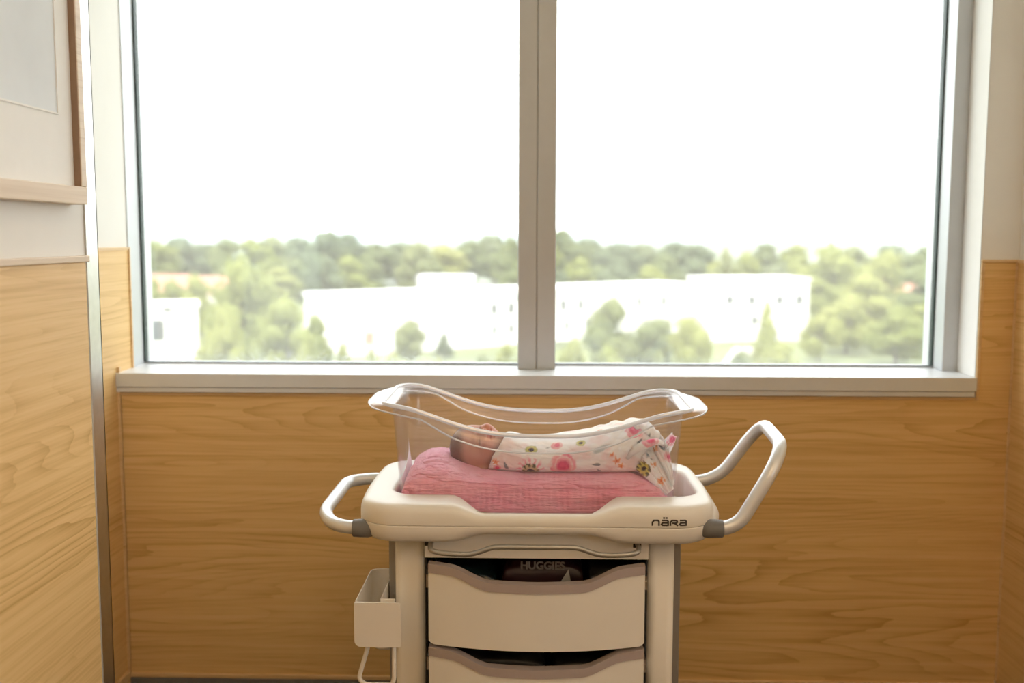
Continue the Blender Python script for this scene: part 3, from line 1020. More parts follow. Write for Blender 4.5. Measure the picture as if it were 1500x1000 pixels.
bp2 = nd(t_, 'ShaderNodeBump', Strength=0.8, Distance=0.0022)
t_.links.new(mth(t_, 'ADD', rid, mth(t_, 'MULTIPLY', n2.outputs['Fac'], 0.7)), bp2.inputs['Height'])
t_.links.new(bp2.outputs[0], b_.inputs['Normal'])
t_.links.new(b_.outputs[0], o_.inputs[0])
tag(obj('bassinet_mattress', *loft(rings, True, True, True), m_, None, True, base=(0, TY, 0.744)), 'pink crinkled muslin covered mattress lying in the clear tub', 'mattress')

# ---------------------------------------------------------------- newborn
per = thing('person', (-0.02, TY, 0.822), 'sleeping newborn swaddled in a floral blanket lying on the pink mattress', 'person')
PHI = math.radians(43)
FD = Vector((0, -math.sin(PHI), math.cos(PHI)))     # where the face looks
SD = Vector((0, -math.cos(PHI), -math.sin(PHI)))    # the side of the head towards the camera
AX = Vector((1, 0, 0))
HC = Vector((-0.182, 2.088, 0.8655))
fr_t = smooth_interp([(0, 0.0), (0.003, 0.014), (0.010, 0.0275), (0.02, 0.0385), (0.035, 0.047), (0.05, 0.0485), (0.058, 0.0465), (0.066, 0.0450), (0.075, 0.0455), (0.085, 0.0450), (0.095, 0.0425), (0.103, 0.035), (0.110, 0.024), (0.118, 0.021), (0.13, 0.020), (0.16, 0.020), (0.3, 0.022), (0.36, 0.020), (0.395, 0.012), (0.40, 0.0)])
bk_t = smooth_interp([(0, 0.0), (0.003, 0.015), (0.010, 0.029), (0.02, 0.041), (0.035, 0.0495), (0.05, 0.0515), (0.065, 0.048), (0.08, 0.040), (0.09, 0.031), (0.10, 0.025), (0.11, 0.022), (0.118, 0.022), (0.13, 0.026), (0.16, 0.034), (0.3, 0.034), (0.36, 0.03), (0.395, 0.018), (0.40, 0.0)])
sd_t = smooth_interp([(0, 0.0), (0.003, 0.014), (0.010, 0.027), (0.02, 0.036), (0.035, 0.0425), (0.05, 0.0445), (0.065, 0.0445), (0.08, 0.0425), (0.09, 0.0385), (0.10, 0.0315), (0.11, 0.025), (0.118, 0.024), (0.13, 0.034), (0.16, 0.046), (0.3, 0.046), (0.36, 0.04), (0.395, 0.02), (0.40, 0.0)])


def G(v, s): return math.exp(-(v / s) ** 2 / 2)


def face(a, l, back):
    """relief of the face, by distance from the crown and lateral offset"""
    if back: return 0.0
    L = abs(l)
    return 1.8 * relief(a, l, L)


def relief(a, l, L):
    d = 0.0085 * G(a - 0.0725, 0.0042) * G(l, 0.0050)             # nose tip
    d += 0.0045 * G(a - 0.0650, 0.0050) * G(l, 0.0034)            # bridge
    d += 0.0038 * G(a - 0.0745, 0.0030) * G(L - 0.0070, 0.0028)   # wings
    d -= 0.0050 * G(a - 0.0600, 0.0060) * G(L - 0.0165, 0.0080)   # sockets
    d += 0.0040 * G(a - 0.0615, 0.0038) * G(L - 0.0170, 0.0070)   # lids
    d -= 0.0020 * G(a - 0.0645 - 0.06 * (L - 0.017) ** 2 * 0, 0.0011) * G(L - 0.0172, 0.0058)
    d += 0.0016 * G(a - 0.0520, 0.0040) * G(L - 0.0150, 0.0100)   # brow
    d += 0.0065 * G(a - 0.0800, 0.0090) * G(L - 0.0240, 0.0100)   # cheeks
    d += 0.0036 * G(a - 0.0842, 0.0019) * G(l, 0.0072)            # upper lip
    d += 0.0036 * G(a - 0.0893, 0.0020) * G(l, 0.0064)
    d -= 0.0026 * G(a - 0.0868, 0.0009) * G(l, 0.0080)
    d -= 0.0015 * G(a - 0.0935, 0.0018) * G(l, 0.0070)
    d += 0.0040 * G(a - 0.0985, 0.0042) * G(l, 0.0085)            # chin
    return d


def head_point(a, th, off=0.0):
    c, s_ = math.cos(th), math.sin(th)
    R = fr_t(a) if c >= 0 else bk_t(a)
    W = sd_t(a)
    p = 0.92
    f = R * math.copysign(abs(c) ** p, c)
    l = W * math.copysign(abs(s_) ** p, s_)
    rel = face(a, l, c < 0) * ss(0.0, 0.35, c) if a < 0.112 else 0.0
    # ears: a raised rim round a hollow on each side
    if 0.045 < a < 0.095 and abs(s_) > 0.6:
        u = (a - 0.0690) / 0.0155
        v = (f + 0.0100) / 0.0095
        q = math.sqrt(u * u + v * v)
        ear = 0.0062 * G(q - 0.85, 0.24) - 0.0015 * G(q, 0.4) + 0.0035 * ss(1.1, 0.6, q)
        l += math.copysign(ear, s_)
    rad = math.hypot(f, l) + 1e-9
    f2 = f * (1 + off / rad) + rel
    l2 = l * (1 + off / rad)
    return f2, l2


def hairmask(a, th):
    """1 on the downy scalp, 0 on the face"""
    c = math.cos(th)
    hl = 0.030 + 0.050 * ss(0.35, -0.55, c)
    return 1 - ss(hl - 0.012, hl + 0.010, a)


al = list(np.concatenate([[0.0, 0.0006, 0.0015, 0.003], np.linspace(0.005, 0.112, 108), np.linspace(0.118, 0.395, 40), [0.3985, 0.40]]))
NA = 150
rings, cols = [], []
skin = Vector((0.56, 0.30, 0.215))
skin2 = Vector((0.62, 0.27, 0.20))
dark_ = Vector((0.085, 0.048, 0.035))
for a in al:
    t = ss(0.105, 0.15, a)
    cen = HC + AX * a + Vector((0, 0.0, -0.004 * t))
    F_ = (FD * (1 - t) + Vector((0, 0, 1)) * t).normalized()
    S_ = AX.cross(F_) * -1
    if S_.dot(SD) < 0: S_ = -S_
    rg = []
    for j in range(NA):
        th = 2 * math.pi * j / NA
        f, l = head_point(a, th)
        rg.append(cen + F_ * f + S_ * l)
        h = hairmask(a, th)
        c = skin.lerp(skin2, min(1, 0.8 * G(a - 0.081, 0.012) * G(abs(l) - 0.022, 0.012) + 0.9 * G(a - 0.087, 0.0035) * G(l, 0.009)))
        if math.cos(th) > 0: c = c.lerp(Vector((0.22, 0.09, 0.07)), 0.95 * G(a - 0.0646, 0.0014) * G(abs(l) - 0.0172, 0.0060))  # shade of the closed lid crease painted into the skin
        if math.cos(th) > 0 and a < 0.112:
            c = c.lerp(Vector((0.30, 0.075, 0.065)), 0.85 * G(a - 0.0868, 0.0013) * G(l, 0.0085))  # shade between the lips painted in
            c = c.lerp(Vector((0.58, 0.17, 0.15)), 0.7 * (G(a - 0.0842, 0.0022) + G(a - 0.0893, 0.0022)) * G(l, 0.0075))
            c = c.lerp(Vector((0.16, 0.05, 0.045)), 0.7 * G(a - 0.0765, 0.0014) * G(abs(l) - 0.0035, 0.0018))  # nostril shade painted in
            c = c.lerp(Vector((0.25, 0.13, 0.09)), 0.35 * G(a - 0.0520, 0.0018) * G(abs(l) - 0.0165, 0.0075))
        if a < 0.112: c = c.lerp(dark_, 0.72 * h)
        cols.append((*c, 1))
    rings.append(rg)
SK = attrmat('newborn_skin', 0.5, 0.12, 500, sss=0.12)
hd_ = obj('body', *loft(rings, True, True, True), SK, per, True)


def setcol(o, cols):
    a = o.data.color_attributes.new('Col', 'FLOAT_COLOR', 'POINT')
    a.data.foreach_set('color', np.array(cols, np.float32).ravel())


setcol(hd_, cols)
# downy hair: fine short strands lying on the scalp
parts = []
rh = random.Random(5)
cnt = 0
while cnt < 1500:
    a = 0.001 + 0.085 * rh.random()
    th = rh.uniform(0, 2 * math.pi)
    if rh.random() > hairmask(a, th) * min(1, 0.25 + a / 0.03): continue
    cnt += 1
    P = []
    da, dt = rh.uniform(0.002, 0.0045), rh.uniform(-0.03, 0.03)
    for k in range(3):
        f, l = head_point(a + da * k / 2, th + dt * k / 2, 0.0002 + 0.0003 * k / 2)
        P.append(HC + AX * (a + da * k / 2) + FD * f + SD * l)
    n_ = len(P)
    t = (P[2] - P[0]).normalized()
    sdv = t.orthogonal().normalized() * 0.00011
    Vv = [P[0] - sdv, P[0] + sdv, P[1] + sdv, P[1] - sdv, P[2]]
    parts.append((Vv, [[0, 1, 2, 3], [3, 2, 4]]))
tag(obj('hair', *merge(*parts), plain('dark_brown_hair', (0.085, 0.052, 0.038), 0.6), per), 'short dark downy hair', kind='stuff')

# swaddle
top_s = smooth_interp([(-0.105, 0.880), (-0.085, 0.890), (-0.066, 0.8975), (-0.045, 0.8945), (-0.024, 0.8895), (0.019, 0.8905), (0.075, 0.8965), (0.132, 0.910), (0.181, 0.922), (0.21, 0.9255), (0.232, 0.920), (0.247, 0.900), (0.255, 0.870)])
wid_s = smooth_interp([(-0.105, 0.047), (-0.085, 0.055), (-0.06, 0.066), (-0.02, 0.074), (0.05, 0.077), (0.12, 0.076), (0.18, 0.072), (0.22, 0.064), (0.247, 0.044), (0.255, 0.02)])
NS, NR = 300, 220
rings = []
for i in range(NS + 1):
    rg = []
    for j in range(NR):
        th = 2 * math.pi * j / NR
        c, s_ = math.cos(th), math.sin(th)                # c: toward camera (-Y), s: up
        x0 = -0.068 - 0.034 * ss(0.9, -0.5, s_) - 0.004 * math.sin(3 * th)
        x = x0 + (0.255 - x0) * i / NS
        zb = 0.8235 - 0.006 * ss(0.19, 0.25, x)
        zt_ = top_s(x)
        p = 0.82
        yy = math.copysign(abs(c) ** p, c) * wid_s(x)
        zz = math.copysign(abs(s_) ** (0.9 if s_ > 0 else 0.55), s_)
        zc_, hz = (zt_ + zb) / 2, (zt_ - zb) / 2
        fold = 0.0030 * nz3(x * 14, yy * 14 + zz, zz * 2.0, 3) + 0.0020 * abs(nz3(x * 30 + zz * 2, yy * 30, zz * 3 + 5, 2))
        fold += 0.0022 * math.sin((x * 1.0 - zz * 0.055) * 190) * G(x - 0.165, 0.03) * ss(-0.6, 0.3, zz)
        fold += 0.0012 * math.sin(x * 260 + zz * 2.5) * G(x + 0.075, 0.016)
        if i < 3: fold -= 0.0020 * (3 - i) / 3
        k = 1 + fold / 0.05
        rg.append((x, TY - 0.002 - yy * k, zc_ + hz * zz * (k if zz > 0 else 1)))
    rings.append(rg)
SV, SF = loft(rings, True, False, True)
# collar turned inward
inn = []
for kk, (dx, sc) in enumerate(((0.003, 0.93), (0.014, 0.88))):
    inn.append([(x + dx, TY + (y - TY) * sc, 0.862 + (z - 0.862) * sc) for x, y, z in rings[0]])
SV2, SF2 = loft([inn[1], inn[0], rings[0]], True)

# printed flowers: centre given on the camera side by (x, z); drawn in the cloth's own surface distance
WHITE = np.array((0.91, 0.905, 0.90))


def paint(P, flowers, seed=0):
    P = np.array(P, float)
    C = np.tile(WHITE, (len(P), 1))
    rs = np.array([noise.fractal(Vector((p[0] * 22 + seed, p[1] * 22, p[2] * 22)), 1, 2, 3) for p in P])
    fine = np.array([noise.noise(Vector((p[0] * 260 + seed, p[1] * 260, p[2] * 260))) for p in P])

    def mix(mask, col):
        nonlocal C
        m = np.clip(mask, 0, 1)[:, None]
        C = C * (1 - m) + np.array(col)[None] * m
    mix(np.clip((rs - 0.12) * 2.2, 0, 0.45), (0.86, 0.58, 0.58))
    for kind, cx, cz, R, rot in flowers:
        # nearest camera-side point of the cloth
        side = P[:, 1] < TY + 0.035
        d2 = (P[:, 0] - cx) ** 2 + (P[:, 2] - cz) ** 2 + np.where(side, 0, 1)
        c0 = P[int(np.argmin(d2))]
        dd = P - c0
        lx = dd[:, 0]
        ly = np.sign(dd[:, 2] - dd[:, 1] * 0.3) * np.hypot(dd[:, 1], dd[:, 2])
        ca, sa = math.cos(rot), math.sin(rot)
        lx, ly = lx * ca + ly * sa, -lx * sa + ly * ca
        r = np.hypot(lx, ly) / R * (1 + 0.10 * fine)
        an = np.arctan2(ly, lx)
        near = (np.linalg.norm(dd, axis=1) < R * 2.4)
        sm = lambda e0, e1, v: np.clip((v - e0) / (e1 - e0), 0, 1)
        if kind == 'rose':
            mix(near * (1 - sm(0.92, 1.12, r + 0.10 * np.sin(5 * an + 1))), (0.87, 0.42, 0.47))
            pet = 0.5 + 0.5 * np.sin(r * 17 + 1.1 * np.sin(2 * an + 3 * r) + an)
            mix(near * (1 - sm(0.95, 1.05, r)) * sm(0.55, 0.95, pet) * 0.75, (0.88, 0.68, 0.68))
            mix(near * (1 - sm(0.42, 0.66, r)) * 0.95, (0.80, 0.12, 0.24))
            mix(near * (1 - sm(0.5, 0.6, r)) * sm(0.6, 0.95, pet) * 0.7, (0.60, 0.05, 0.16))
            mix(near * sm(0.85, 0.95, r) * (1 - sm(1.0, 1.1, r)) * (np.sin(an * 2 + 0.7) > 0.1) * 0.6, (0.78, 0.12, 0.25))
        elif kind in ('anem', 'anem_pink', 'anem_small'):
            if kind == 'anem_pink':
                sp = 0.5 + 0.5 * np.sin(an * 15 + fine * 2)
                mix(near * (1 - sm(1.35, 1.75, r)) * sm(0.85, 1.0, r) * sm(0.45, 0.75, sp) * (ly > -0.2 * R) * 0.85, (0.84, 0.28, 0.40))
            ycol = (0.66, 0.58, 0.16) if kind != 'anem_pink' else (0.60, 0.47, 0.27)
            sp = 0.5 + 0.5 * np.sin(an * 9 + fine * 2)
            mix(near * (1 - sm(0.85, 1.0, r)), ycol)
            mix(near * (1 - sm(0.98, 1.08, r)) * sm(0.55, 0.68, r) * sm(0.40, 0.6, sp), (0.12, 0.12, 0.07) if kind != 'anem_small' else (0.50, 0.55, 0.25))
            mix(near * (1 - sm(0.40, 0.48, r)), (0.045, 0.045, 0.06))
        elif kind == 'leaf':
            e = np.hypot(lx / R, ly / (0.36 * R * np.clip(1 - lx / R * 0.6, 0.2, 2)))
            mix(near * (1 - sm(0.8, 1.05, e)), (0.24, 0.27, 0.30))
        elif kind == 'paleleaf':
            e = np.hypot(lx / R, ly / (0.30 * R))
            mix(near * (1 - sm(0.8, 1.1, e)) * 0.85, (0.46, 0.53, 0.55))
        elif kind == 'orange':
            sp = np.sin(an * 5 + 2 * fine)
            mix(near * (1 - sm(0.6, 1.0, r + 0.3 * sp)), (0.84, 0.34, 0.15))
            mix(near * (1 - sm(0.2, 0.4, r)), (0.70, 0.16, 0.08))
    return np.concatenate([C, np.ones((len(C), 1))], 1)


FL = [('anem_pink', -0.0120, 0.8335, 0.0185, 0.3), ('anem_small', -0.0115, 0.8760, 0.0125, 0.0), ('rose', 0.0520, 0.8450, 0.0245, 0.4),
      ('leaf', 0.118, 0.8480, 0.0095, 3.1), ('leaf', 0.1240, 0.8340, 0.0075, 2.2), ('paleleaf', 0.128, 0.8800, 0.0190, 0.45), ('anem_small', 0.088, 0.8890, 0.0100, 0.0),
      ('orange', 0.125, 0.9060, 0.0105, 0.0), ('rose', 0.195, 0.9150, 0.0190, 1.0), ('rose', 0.040, 0.8840, 0.0110, 0.2), ('leaf', -0.0630, 0.8420, 0.0110, 1.9), ('orange', -0.083, 0.8480, 0.0070, 0.5),
      ('rose', -0.0800, 0.8350, 0.0080, 0.5), ('leaf', 0.022, 0.8790, 0.0045, 0.3), ('orange', 0.160, 0.8560, 0.0075, 0.9), ('orange', 0.168, 0.8450, 0.0065, 0.2), ('leaf', 0.205, 0.8950, 0.0080, 0.8), ('orange', 0.150, 0.8700, 0.006, 0.2)]
CL = attrmat('floral_cotton', 0.9, 0.35, 1400, sss=0.9, sheen=0.15, rad=(0.026, 0.024, 0.023))
sw = obj('swaddle', SV, SF, CL, per, True)
setcol(sw, paint(SV, FL))
co = obj('swaddle_collar', SV2, SF2, CL, sw, True)
setcol(co, [(*WHITE, 1)] * len(SV2))


# loose end of the swaddle, gathered at the feet and spilling into the corner
def tail_part(name, pts, w0, w1, pl, amp, seed, th, flw):
    """pleated strip of doubled cloth along a path; widths across it are vectors"""
    path = spline(pts, 16)
    m = len(path)
    NWd = 80
    top, bot = [], []
    for i, p in enumerate(path):
        s_ = i / (m - 1)
        wv = Vector(w0).lerp(Vector(w1), s_)
        t = (path[min(i + 1, m - 1)] - path[max(i - 1, 0)]).normalized()
        nrm = t.cross(wv).normalized()
        if nrm.y > 0: nrm = -nrm
        rowt, rowb = [], []
        for j in range(NWd + 1):
            q = j / NWd * 2 - 1
            belly = (1 - q * q) * 0.010
            f = belly + 1.8 * amp * (abs(math.sin(pl * q * 1.7 + 1.2 * s_ + seed)) ** 0.7 - 0.5) * (0.35 + 0.65 * s_) + 0.003 * nz3(p.x * 30 + q * 3, p.z * 30 + seed, q * 2, 3)
            b = p + wv * q
            rowt.append(b + nrm * f)
            rowb.append(b + nrm * (f - th * (1 - 0.8 * q ** 6)))
        top.append(rowt)
        bot.append(rowb[::-1])
    rings = [a + b for a, b in zip(top, bot)]
    V, F = loft(rings, True, True, True)
    o = obj(name, V, F, CL, sw, True)
    setcol(o, paint([tuple(v) for v in V], flw, seed))
    return o


tail_part('swaddle_fold', [(0.200, 2.040, 0.876), (0.222, 2.024, 0.850), (0.246, 2.008, 0.822), (0.2640, 2.000, 0.797)], (0.026, 0.0, 0.022), (0.008, 0.0, 0.007), 2.6, 0.0024, 1.0, 0.006,
          [('anem', 0.2140, 0.8400, 0.0170, -0.7), ('orange', 0.232, 0.8480, 0.0085, 0.0), ('orange', 0.246, 0.8200, 0.0080, 0.4), ('leaf', 0.2250, 0.8640, 0.012, 2.2), ('orange', 0.2160, 0.8740, 0.0070, 2.2)])
tail_part('swaddle_fold', [(0.226, 2.052, 0.892), (0.244, 2.034, 0.876), (0.258, 2.018, 0.846), (0.266, 2.006, 0.808)], (0.022, 0.004, 0.014), (0.005, 0.006, 0.008), 3.0, 0.0028, 3.0, 0.006,
          [('orange', 0.238, 0.8780, 0.0090, 0.5), ('leaf', 0.250, 0.8820, 0.0090, 2.4), ('rose', 0.262, 0.8620, 0.0120, 0.2), ('leaf', 0.245, 0.8500, 0.010, 2.2)])
tail_part('swaddle_fold', [(0.250, 2.050, 0.862), (0.264, 2.036, 0.886), (0.2745, 2.026, 0.908)], (0.012, 0.0, -0.012), (0.0045, 0.0, -0.004), 1.6, 0.0020, 5.0, 0.005,
          [('rose', 0.270, 0.898, 0.0140, 0.2)])
# rolled hem over the feet
hem = spline([(0.190, 2.030, 0.846), (0.181, 2.024, 0.858), (0.187, 2.020, 0.871), (0.203, 2.016, 0.883), (0.222, 2.014, 0.892), (0.240, 2.016, 0.895), (0.251, 2.024, 0.889)], 8)
hm = obj('swaddle_hem', *tube(hem, [0.0045 + 0.0035 * math.sin(math.pi * i / (len(hem) - 1)) for i in range(len(hem))], 14), CL, sw, True)
setcol(hm, paint([tuple(v.co + per.location) for v in hm.data.vertices], [('rose', 0.225, 0.900, 0.016, 0.3)], 9))
# bunched cloth above the feet
bn_ = spline([(0.190, 2.060, 0.912), (0.214, 2.052, 0.908), (0.234, 2.052, 0.897), (0.248, 2.058, 0.880)], 10)
bo = obj('swaddle_gather', *tube(bn_, [0.012 + 0.006 * math.sin(math.pi * i / (len(bn_) - 1)) + 0.0015 * math.sin(i * 1.3) for i in range(len(bn_))], 24), CL, sw, True)
setcol(bo, paint([tuple(v.co + per.location) for v in bo.data.vertices], [('rose', 0.212, 0.905, 0.010, 0.3), ('leaf', 0.225, 0.902, 0.008, 1.0), ('rose', 0.240, 0.894, 0.009, 0.3)], 11))

# ---------------------------------------------------------------- outdoors
GZ = -13.7


def px(x, Y): return (x - 787) / 1500 * Y          # lateral position seen under a compass bearing from the room


lawn = plain('grass', (0.15, 0.17, 0.065), 0.95, var=0.35, scale=0.08)
sand = plain('dry_verge', (0.42, 0.36, 0.25), 0.95, var=0.2, scale=0.2)
conc = plain('pale_concrete', (0.55, 0.53, 0.50), 0.9, var=0.08, scale=0.4)
wwall = plain('white_cladding', (0.80, 0.79, 0.77), 0.8, var=0.03, scale=0.3)
wroof = plain('white_roof', (0.78, 0.77, 0.76), 0.8, var=0.03, scale=0.3)
wglass = plain('dark_window_glass', (0.10, 0.11, 0.12), 0.2, var=0.2, scale=1)
redroof = plain('terracotta_roof', (0.42, 0.19, 0.14), 0.9, var=0.15, scale=0.8)
door_m = plain('rust_door', (0.42, 0.24, 0.18), 0.8)
bark = plain('bark', (0.14, 0.105, 0.075), 0.9, var=0.3, scale=3)

gv = [(-400, 12, GZ), (400, 12, GZ), (400, 300, GZ), (-400, 300, GZ)]
fv_ = [(-2600, 300, GZ), (2600, 300, GZ), (2600, 2600, GZ), (-2600, 2600, GZ)]
struct(obj('far_ground', fv_ + [(x, y, z - 1) for x, y, z in fv_], [[0, 1, 2, 3], [7, 6, 5, 4], [0, 4, 5, 1], [1, 5, 6, 2], [2, 6, 7, 3], [3, 7, 4, 0]], plain('hazy_woodland', (0.19, 0.215, 0.165), 1.0, var=0.15, scale=0.02)))
struct(obj('ground', gv + [(x, y, z - 1) for x, y, z in gv], [[0, 1, 2, 3], [7, 6, 5, 4], [0, 4, 5, 1], [1, 5, 6, 2], [2, 6, 7, 3], [3, 7, 4, 0]], lawn))
tag(bobj('dry_grass_verge', (px(1150, 116), px(1480, 116), 102, 115, GZ, GZ + 0.15), sand, bev=0.05), 'pale dry grass verge below the large trees', 'verge')
PV = [(px(1010, 95), 92, GZ + 0.06), (px(1050, 95), 92, GZ + 0.06), (px(1105, 140), 140, GZ + 0.06), (px(1075, 140), 140, GZ + 0.06)]
tag(obj('footpath', PV + [(x, y, z - 0.1) for x, y, z in PV], [[0, 1, 2, 3], [7, 6, 5, 4], [0, 4, 5, 1], [1, 5, 6, 2], [2, 6, 7, 3], [3, 7, 4, 0]], conc), 'white concrete path crossing the grass toward the raised white block', 'path')


def prism(poly, z0, z1):
    n = len(poly)
    V = [(x, y, z0) for x, y in poly] + [(x, y, z1) for x, y in poly]
    return V, [list(range(n))[::-1], [i + n for i in range(n)]] + [[i, (i + 1) % n, (i + 1) % n + n, i + n] for i in range(n)]


def building(name, A, B, depth, h, label, windows=(), doors=(), group=None):
    """flat-roofed block whose long face runs from A to B; windows by fraction along it and height"""
    A, B = Vector(A), Vector(B)
    d = (B - A).normalized()
    nrm = Vector((-d.y, d.x))
    r = thing(name, (*((A + B) / 2), GZ), label, 'building', group)
    P = [A, B, B + nrm * depth, A + nrm * depth]
    obj('walls', *prism([p[:] for p in P], GZ, GZ + h), wwall, r)
    o = 0.25
    P2 = [A - d * o - nrm * o, B + d * o - nrm * o, B + d * o + nrm * (depth + o), A - d * o + nrm * (depth + o)]
    obj('roof', *prism([p[:] for p in P2], GZ + h, GZ + h + 0.35), wroof, r)
    for lst, nm, mt in ((windows, 'window', wglass), (doors, 'door', door_m)):
        for t, z, ww, hh in lst:
            c = A.lerp(B, t)
            Q = [c - d * ww / 2 - nrm * 0.06, c + d * ww / 2 - nrm * 0.06, c + d * ww / 2 + nrm * 0.1, c - d * ww / 2 + nrm * 0.1]
            obj(nm, *prism([p[:] for p in Q], GZ + z, GZ + z + hh), mt, r)
    return r


wins = [(t, z, 0.9, 1.5) for t in (0.36, 0.405, 0.45, 0.495) for z in (4.4,)] + [(t, 1.6, 0.7, 1.3) for t in (0.36, 0.405, 0.45, 0.56, 0.62)] + [(t, 4.5, 0.9, 1.5) for t in (0.55, 0.60, 0.78, 0.86)] + [(t, 6.2, 0.5, 0.6) for t in (0.16, 0.2, 0.28, 0.33, 0.42)]
building('warehouse', (px(498, 127), 127), (px(1030, 165.5), 165.5), 11, 7.3, 'long white flat-roofed warehouse seen behind the window mullion', wins, [(0.06, 1.3, 1.3, 1.7)])
building('warehouse', (px(1038, 148), 148), (px(1182, 151), 151), 9, 8.8, 'taller white block at the end of the long warehouse', [(0.2, 5.4, 1.0, 1.3), (0.42, 5.3, 1.0, 1.3), (0.45, 2.4, 0.9, 1.3), (0.7, 5.3, 1.0, 1.3), (0.9, 5.3, 1.0, 1.3)], [])
building('warehouse', (px(120, 112), 112), (px(284, 116), 116), 7, 7.0, 'small white flat-roofed building beside the niche wall edge of the window', [(0.62, 3.2, 1.5, 2.4), (0.51, 6.0, 1.0, 1.0), (0.72, 6.4, 0.9, 0.9)])
building('shed_building', (px(610, 235), 235), (px(690, 235), 235), 14, 5.6, 'low white building among trees above the long warehouse roof', [(0.6, 2.6, 4.0, 1.6)])


def house(x, Y, wd, h, label):
    r = thing('house', (px(x, Y), Y, GZ), label, 'house')
    cx = px(x, Y)
    bobj('walls', (cx - wd / 2, cx + wd / 2, Y, Y + 9, GZ, GZ + h), wwall, r)
    V = [(cx - wd / 2 - .5, Y - .6, GZ + h), (cx + wd / 2 + .5, Y - .6, GZ + h), (cx + wd / 2 + .5, Y + 9.6, GZ + h), (cx - wd / 2 - .5, Y + 9.6, GZ + h), (cx - wd / 2 + 2, Y + 4.5, GZ + h + 3), (cx + wd / 2 - 2, Y + 4.5, GZ + h + 3)]
    obj('roof', V, [[0, 1, 5, 4], [1, 2, 5], [2, 3, 4, 5], [3, 0, 4], [3, 2, 1, 0]], redroof, r)
    for k in (-0.25, 0.25):
        bobj('window', (cx + wd * k - 0.7, cx + wd * k + 0.7, Y - 0.05, Y + 0.1, GZ + h - 2.2, GZ + h - 0.8), wglass, r)


house(228, 185, 13, 5.0, 'white house with a terracotta roof among the trees above the small white building')
house(290, 172, 15, 5.2, 'wide white house with a terracotta roof behind the big yellow-green tree')
house(1330, 196, 12, 5.0, 'white house with a terracotta roof half hidden in the right-hand trees')

# distant ridge
rv, rf = [], []
for i in range(61):
    x = -2200 + 4400 * i / 60
    h = 11 + 9 * nz3(i * 0.23, 1.3, 0, 3) + (16 if i < 12 else 0) * 0
    rv += [(x, 2300, GZ), (x, 2330, 1.3 + h), (x, 2500, GZ)]
for i in range(60):
    for k in range(2):
        rf.append([i * 3 + k, i * 3 + k + 1, i * 3 + 4 + k, i * 3 + 3 + k])
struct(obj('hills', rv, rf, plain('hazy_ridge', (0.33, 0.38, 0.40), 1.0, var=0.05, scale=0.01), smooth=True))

# trees
fol = {'yellow': foliage('yellow_green_leaves', (0.22, 0.25, 0.075), (0.30, 0.32, 0.10), (0.40, 0.39, 0.15)),
       'mid': foliage('mid_green_leaves', (0.14, 0.17, 0.075), (0.20, 0.23, 0.10), (0.31, 0.32, 0.15)),
       'deep': foliage('deep_green_leaves', (0.12, 0.15, 0.085), (0.17, 0.205, 0.115), (0.26, 0.28, 0.155))}


def crown_mesh(kind, seed, shape='round', nl=1700, leaf=0.075):
    """unit crown: width 1, height 1, base at 0; leaf cards on a cluster of lobes"""
    r = np.random.RandomState(seed)
    lobes = []
    nb = 15 if shape == 'round' else 9
    for i in range(nb):
        h = (i + 0.5) / nb
        if shape == 'cone':
            rad = 0.40 * (1.02 - h)
            lobes.append((r.uniform(-.05, .05), r.uniform(-.05, .05), 0.05 + h * 0.88, rad + 0.09, 0.13))
        elif shape == 'ball':
            a = i * 2.4
            q = 0.22 * math.sqrt(max(0.05, 1 - (2 * h - 1) ** 2))
            lobes.append((q * math.cos(a), q * math.sin(a), 0.2 + 0.62 * h, 0.27, 0.2))
        else:
            a = r.uniform(0, 2 * math.pi)
            q = 0.33 * math.sin(math.pi * (0.15 + 0.8 * h)) * r.uniform(0.5, 1.0)
            lobes.append((q * math.cos(a), q * math.sin(a), 0.14 + 0.70 * h, r.uniform(0.19, 0.28) * (1.1 - 0.35 * h), r.uniform(0.12, 0.19)))
    V, F = [], []
    wts = np.array([l[3] ** 2 for l in lobes])
    wts /= wts.sum()
    for k in range(nl):
        l = lobes[r.choice(len(lobes), p=wts)]
        d = r.normal(size=3)
        d /= np.linalg.norm(d)
        rad = r.uniform(0.72, 1.06)
        p = np.array((l[0] + d[0] * l[3] * rad, l[1] + d[1] * l[3] * rad, l[2] + d[2] * l[4] * rad))
        n_ = d + r.normal(size=3) * 0.55
        n_ /= np.linalg.norm(n_)
        t = np.cross(n_, r.normal(size=3))
        t /= np.linalg.norm(t)
        b = np.cross(n_, t)
        s = leaf * r.uniform(0.5, 1.0) * 0.5
        i0 = len(V)
        V += [tuple(p + t * s * 1.3), tuple(p + b * s * 0.7), tuple(p - t * s * 1.3), tuple(p - b * s * 0.7)]
        F.append([i0, i0 + 1, i0 + 2, i0 + 3])
    # solid cores so that no light leaks through a lobe
    for l in lobes:
        i0 = len(V)
        for a_ in range(5):
            ph = math.pi * (a_ + 0.5) / 5
            for b2 in range(8):
                t2 = 2 * math.pi * b2 / 8
                V.append((l[0] + 0.72 * l[3] * math.sin(ph) * math.cos(t2), l[1] + 0.72 * l[3] * math.sin(ph) * math.sin(t2), l[2] + 0.72 * l[4] * math.cos(ph)))
        for a_ in range(4):
            for b2 in range(8):
                F.append([i0 + a_ * 8 + b2, i0 + a_ * 8 + (b2 + 1) % 8, i0 + a_ * 8 + 8 + (b2 + 1) % 8, i0 + a_ * 8 + 8 + b2])
    me = bpy.data.meshes.new('crown')
    me.from_pydata(V, [], F)
    me.materials.append(fol[kind])
    return me


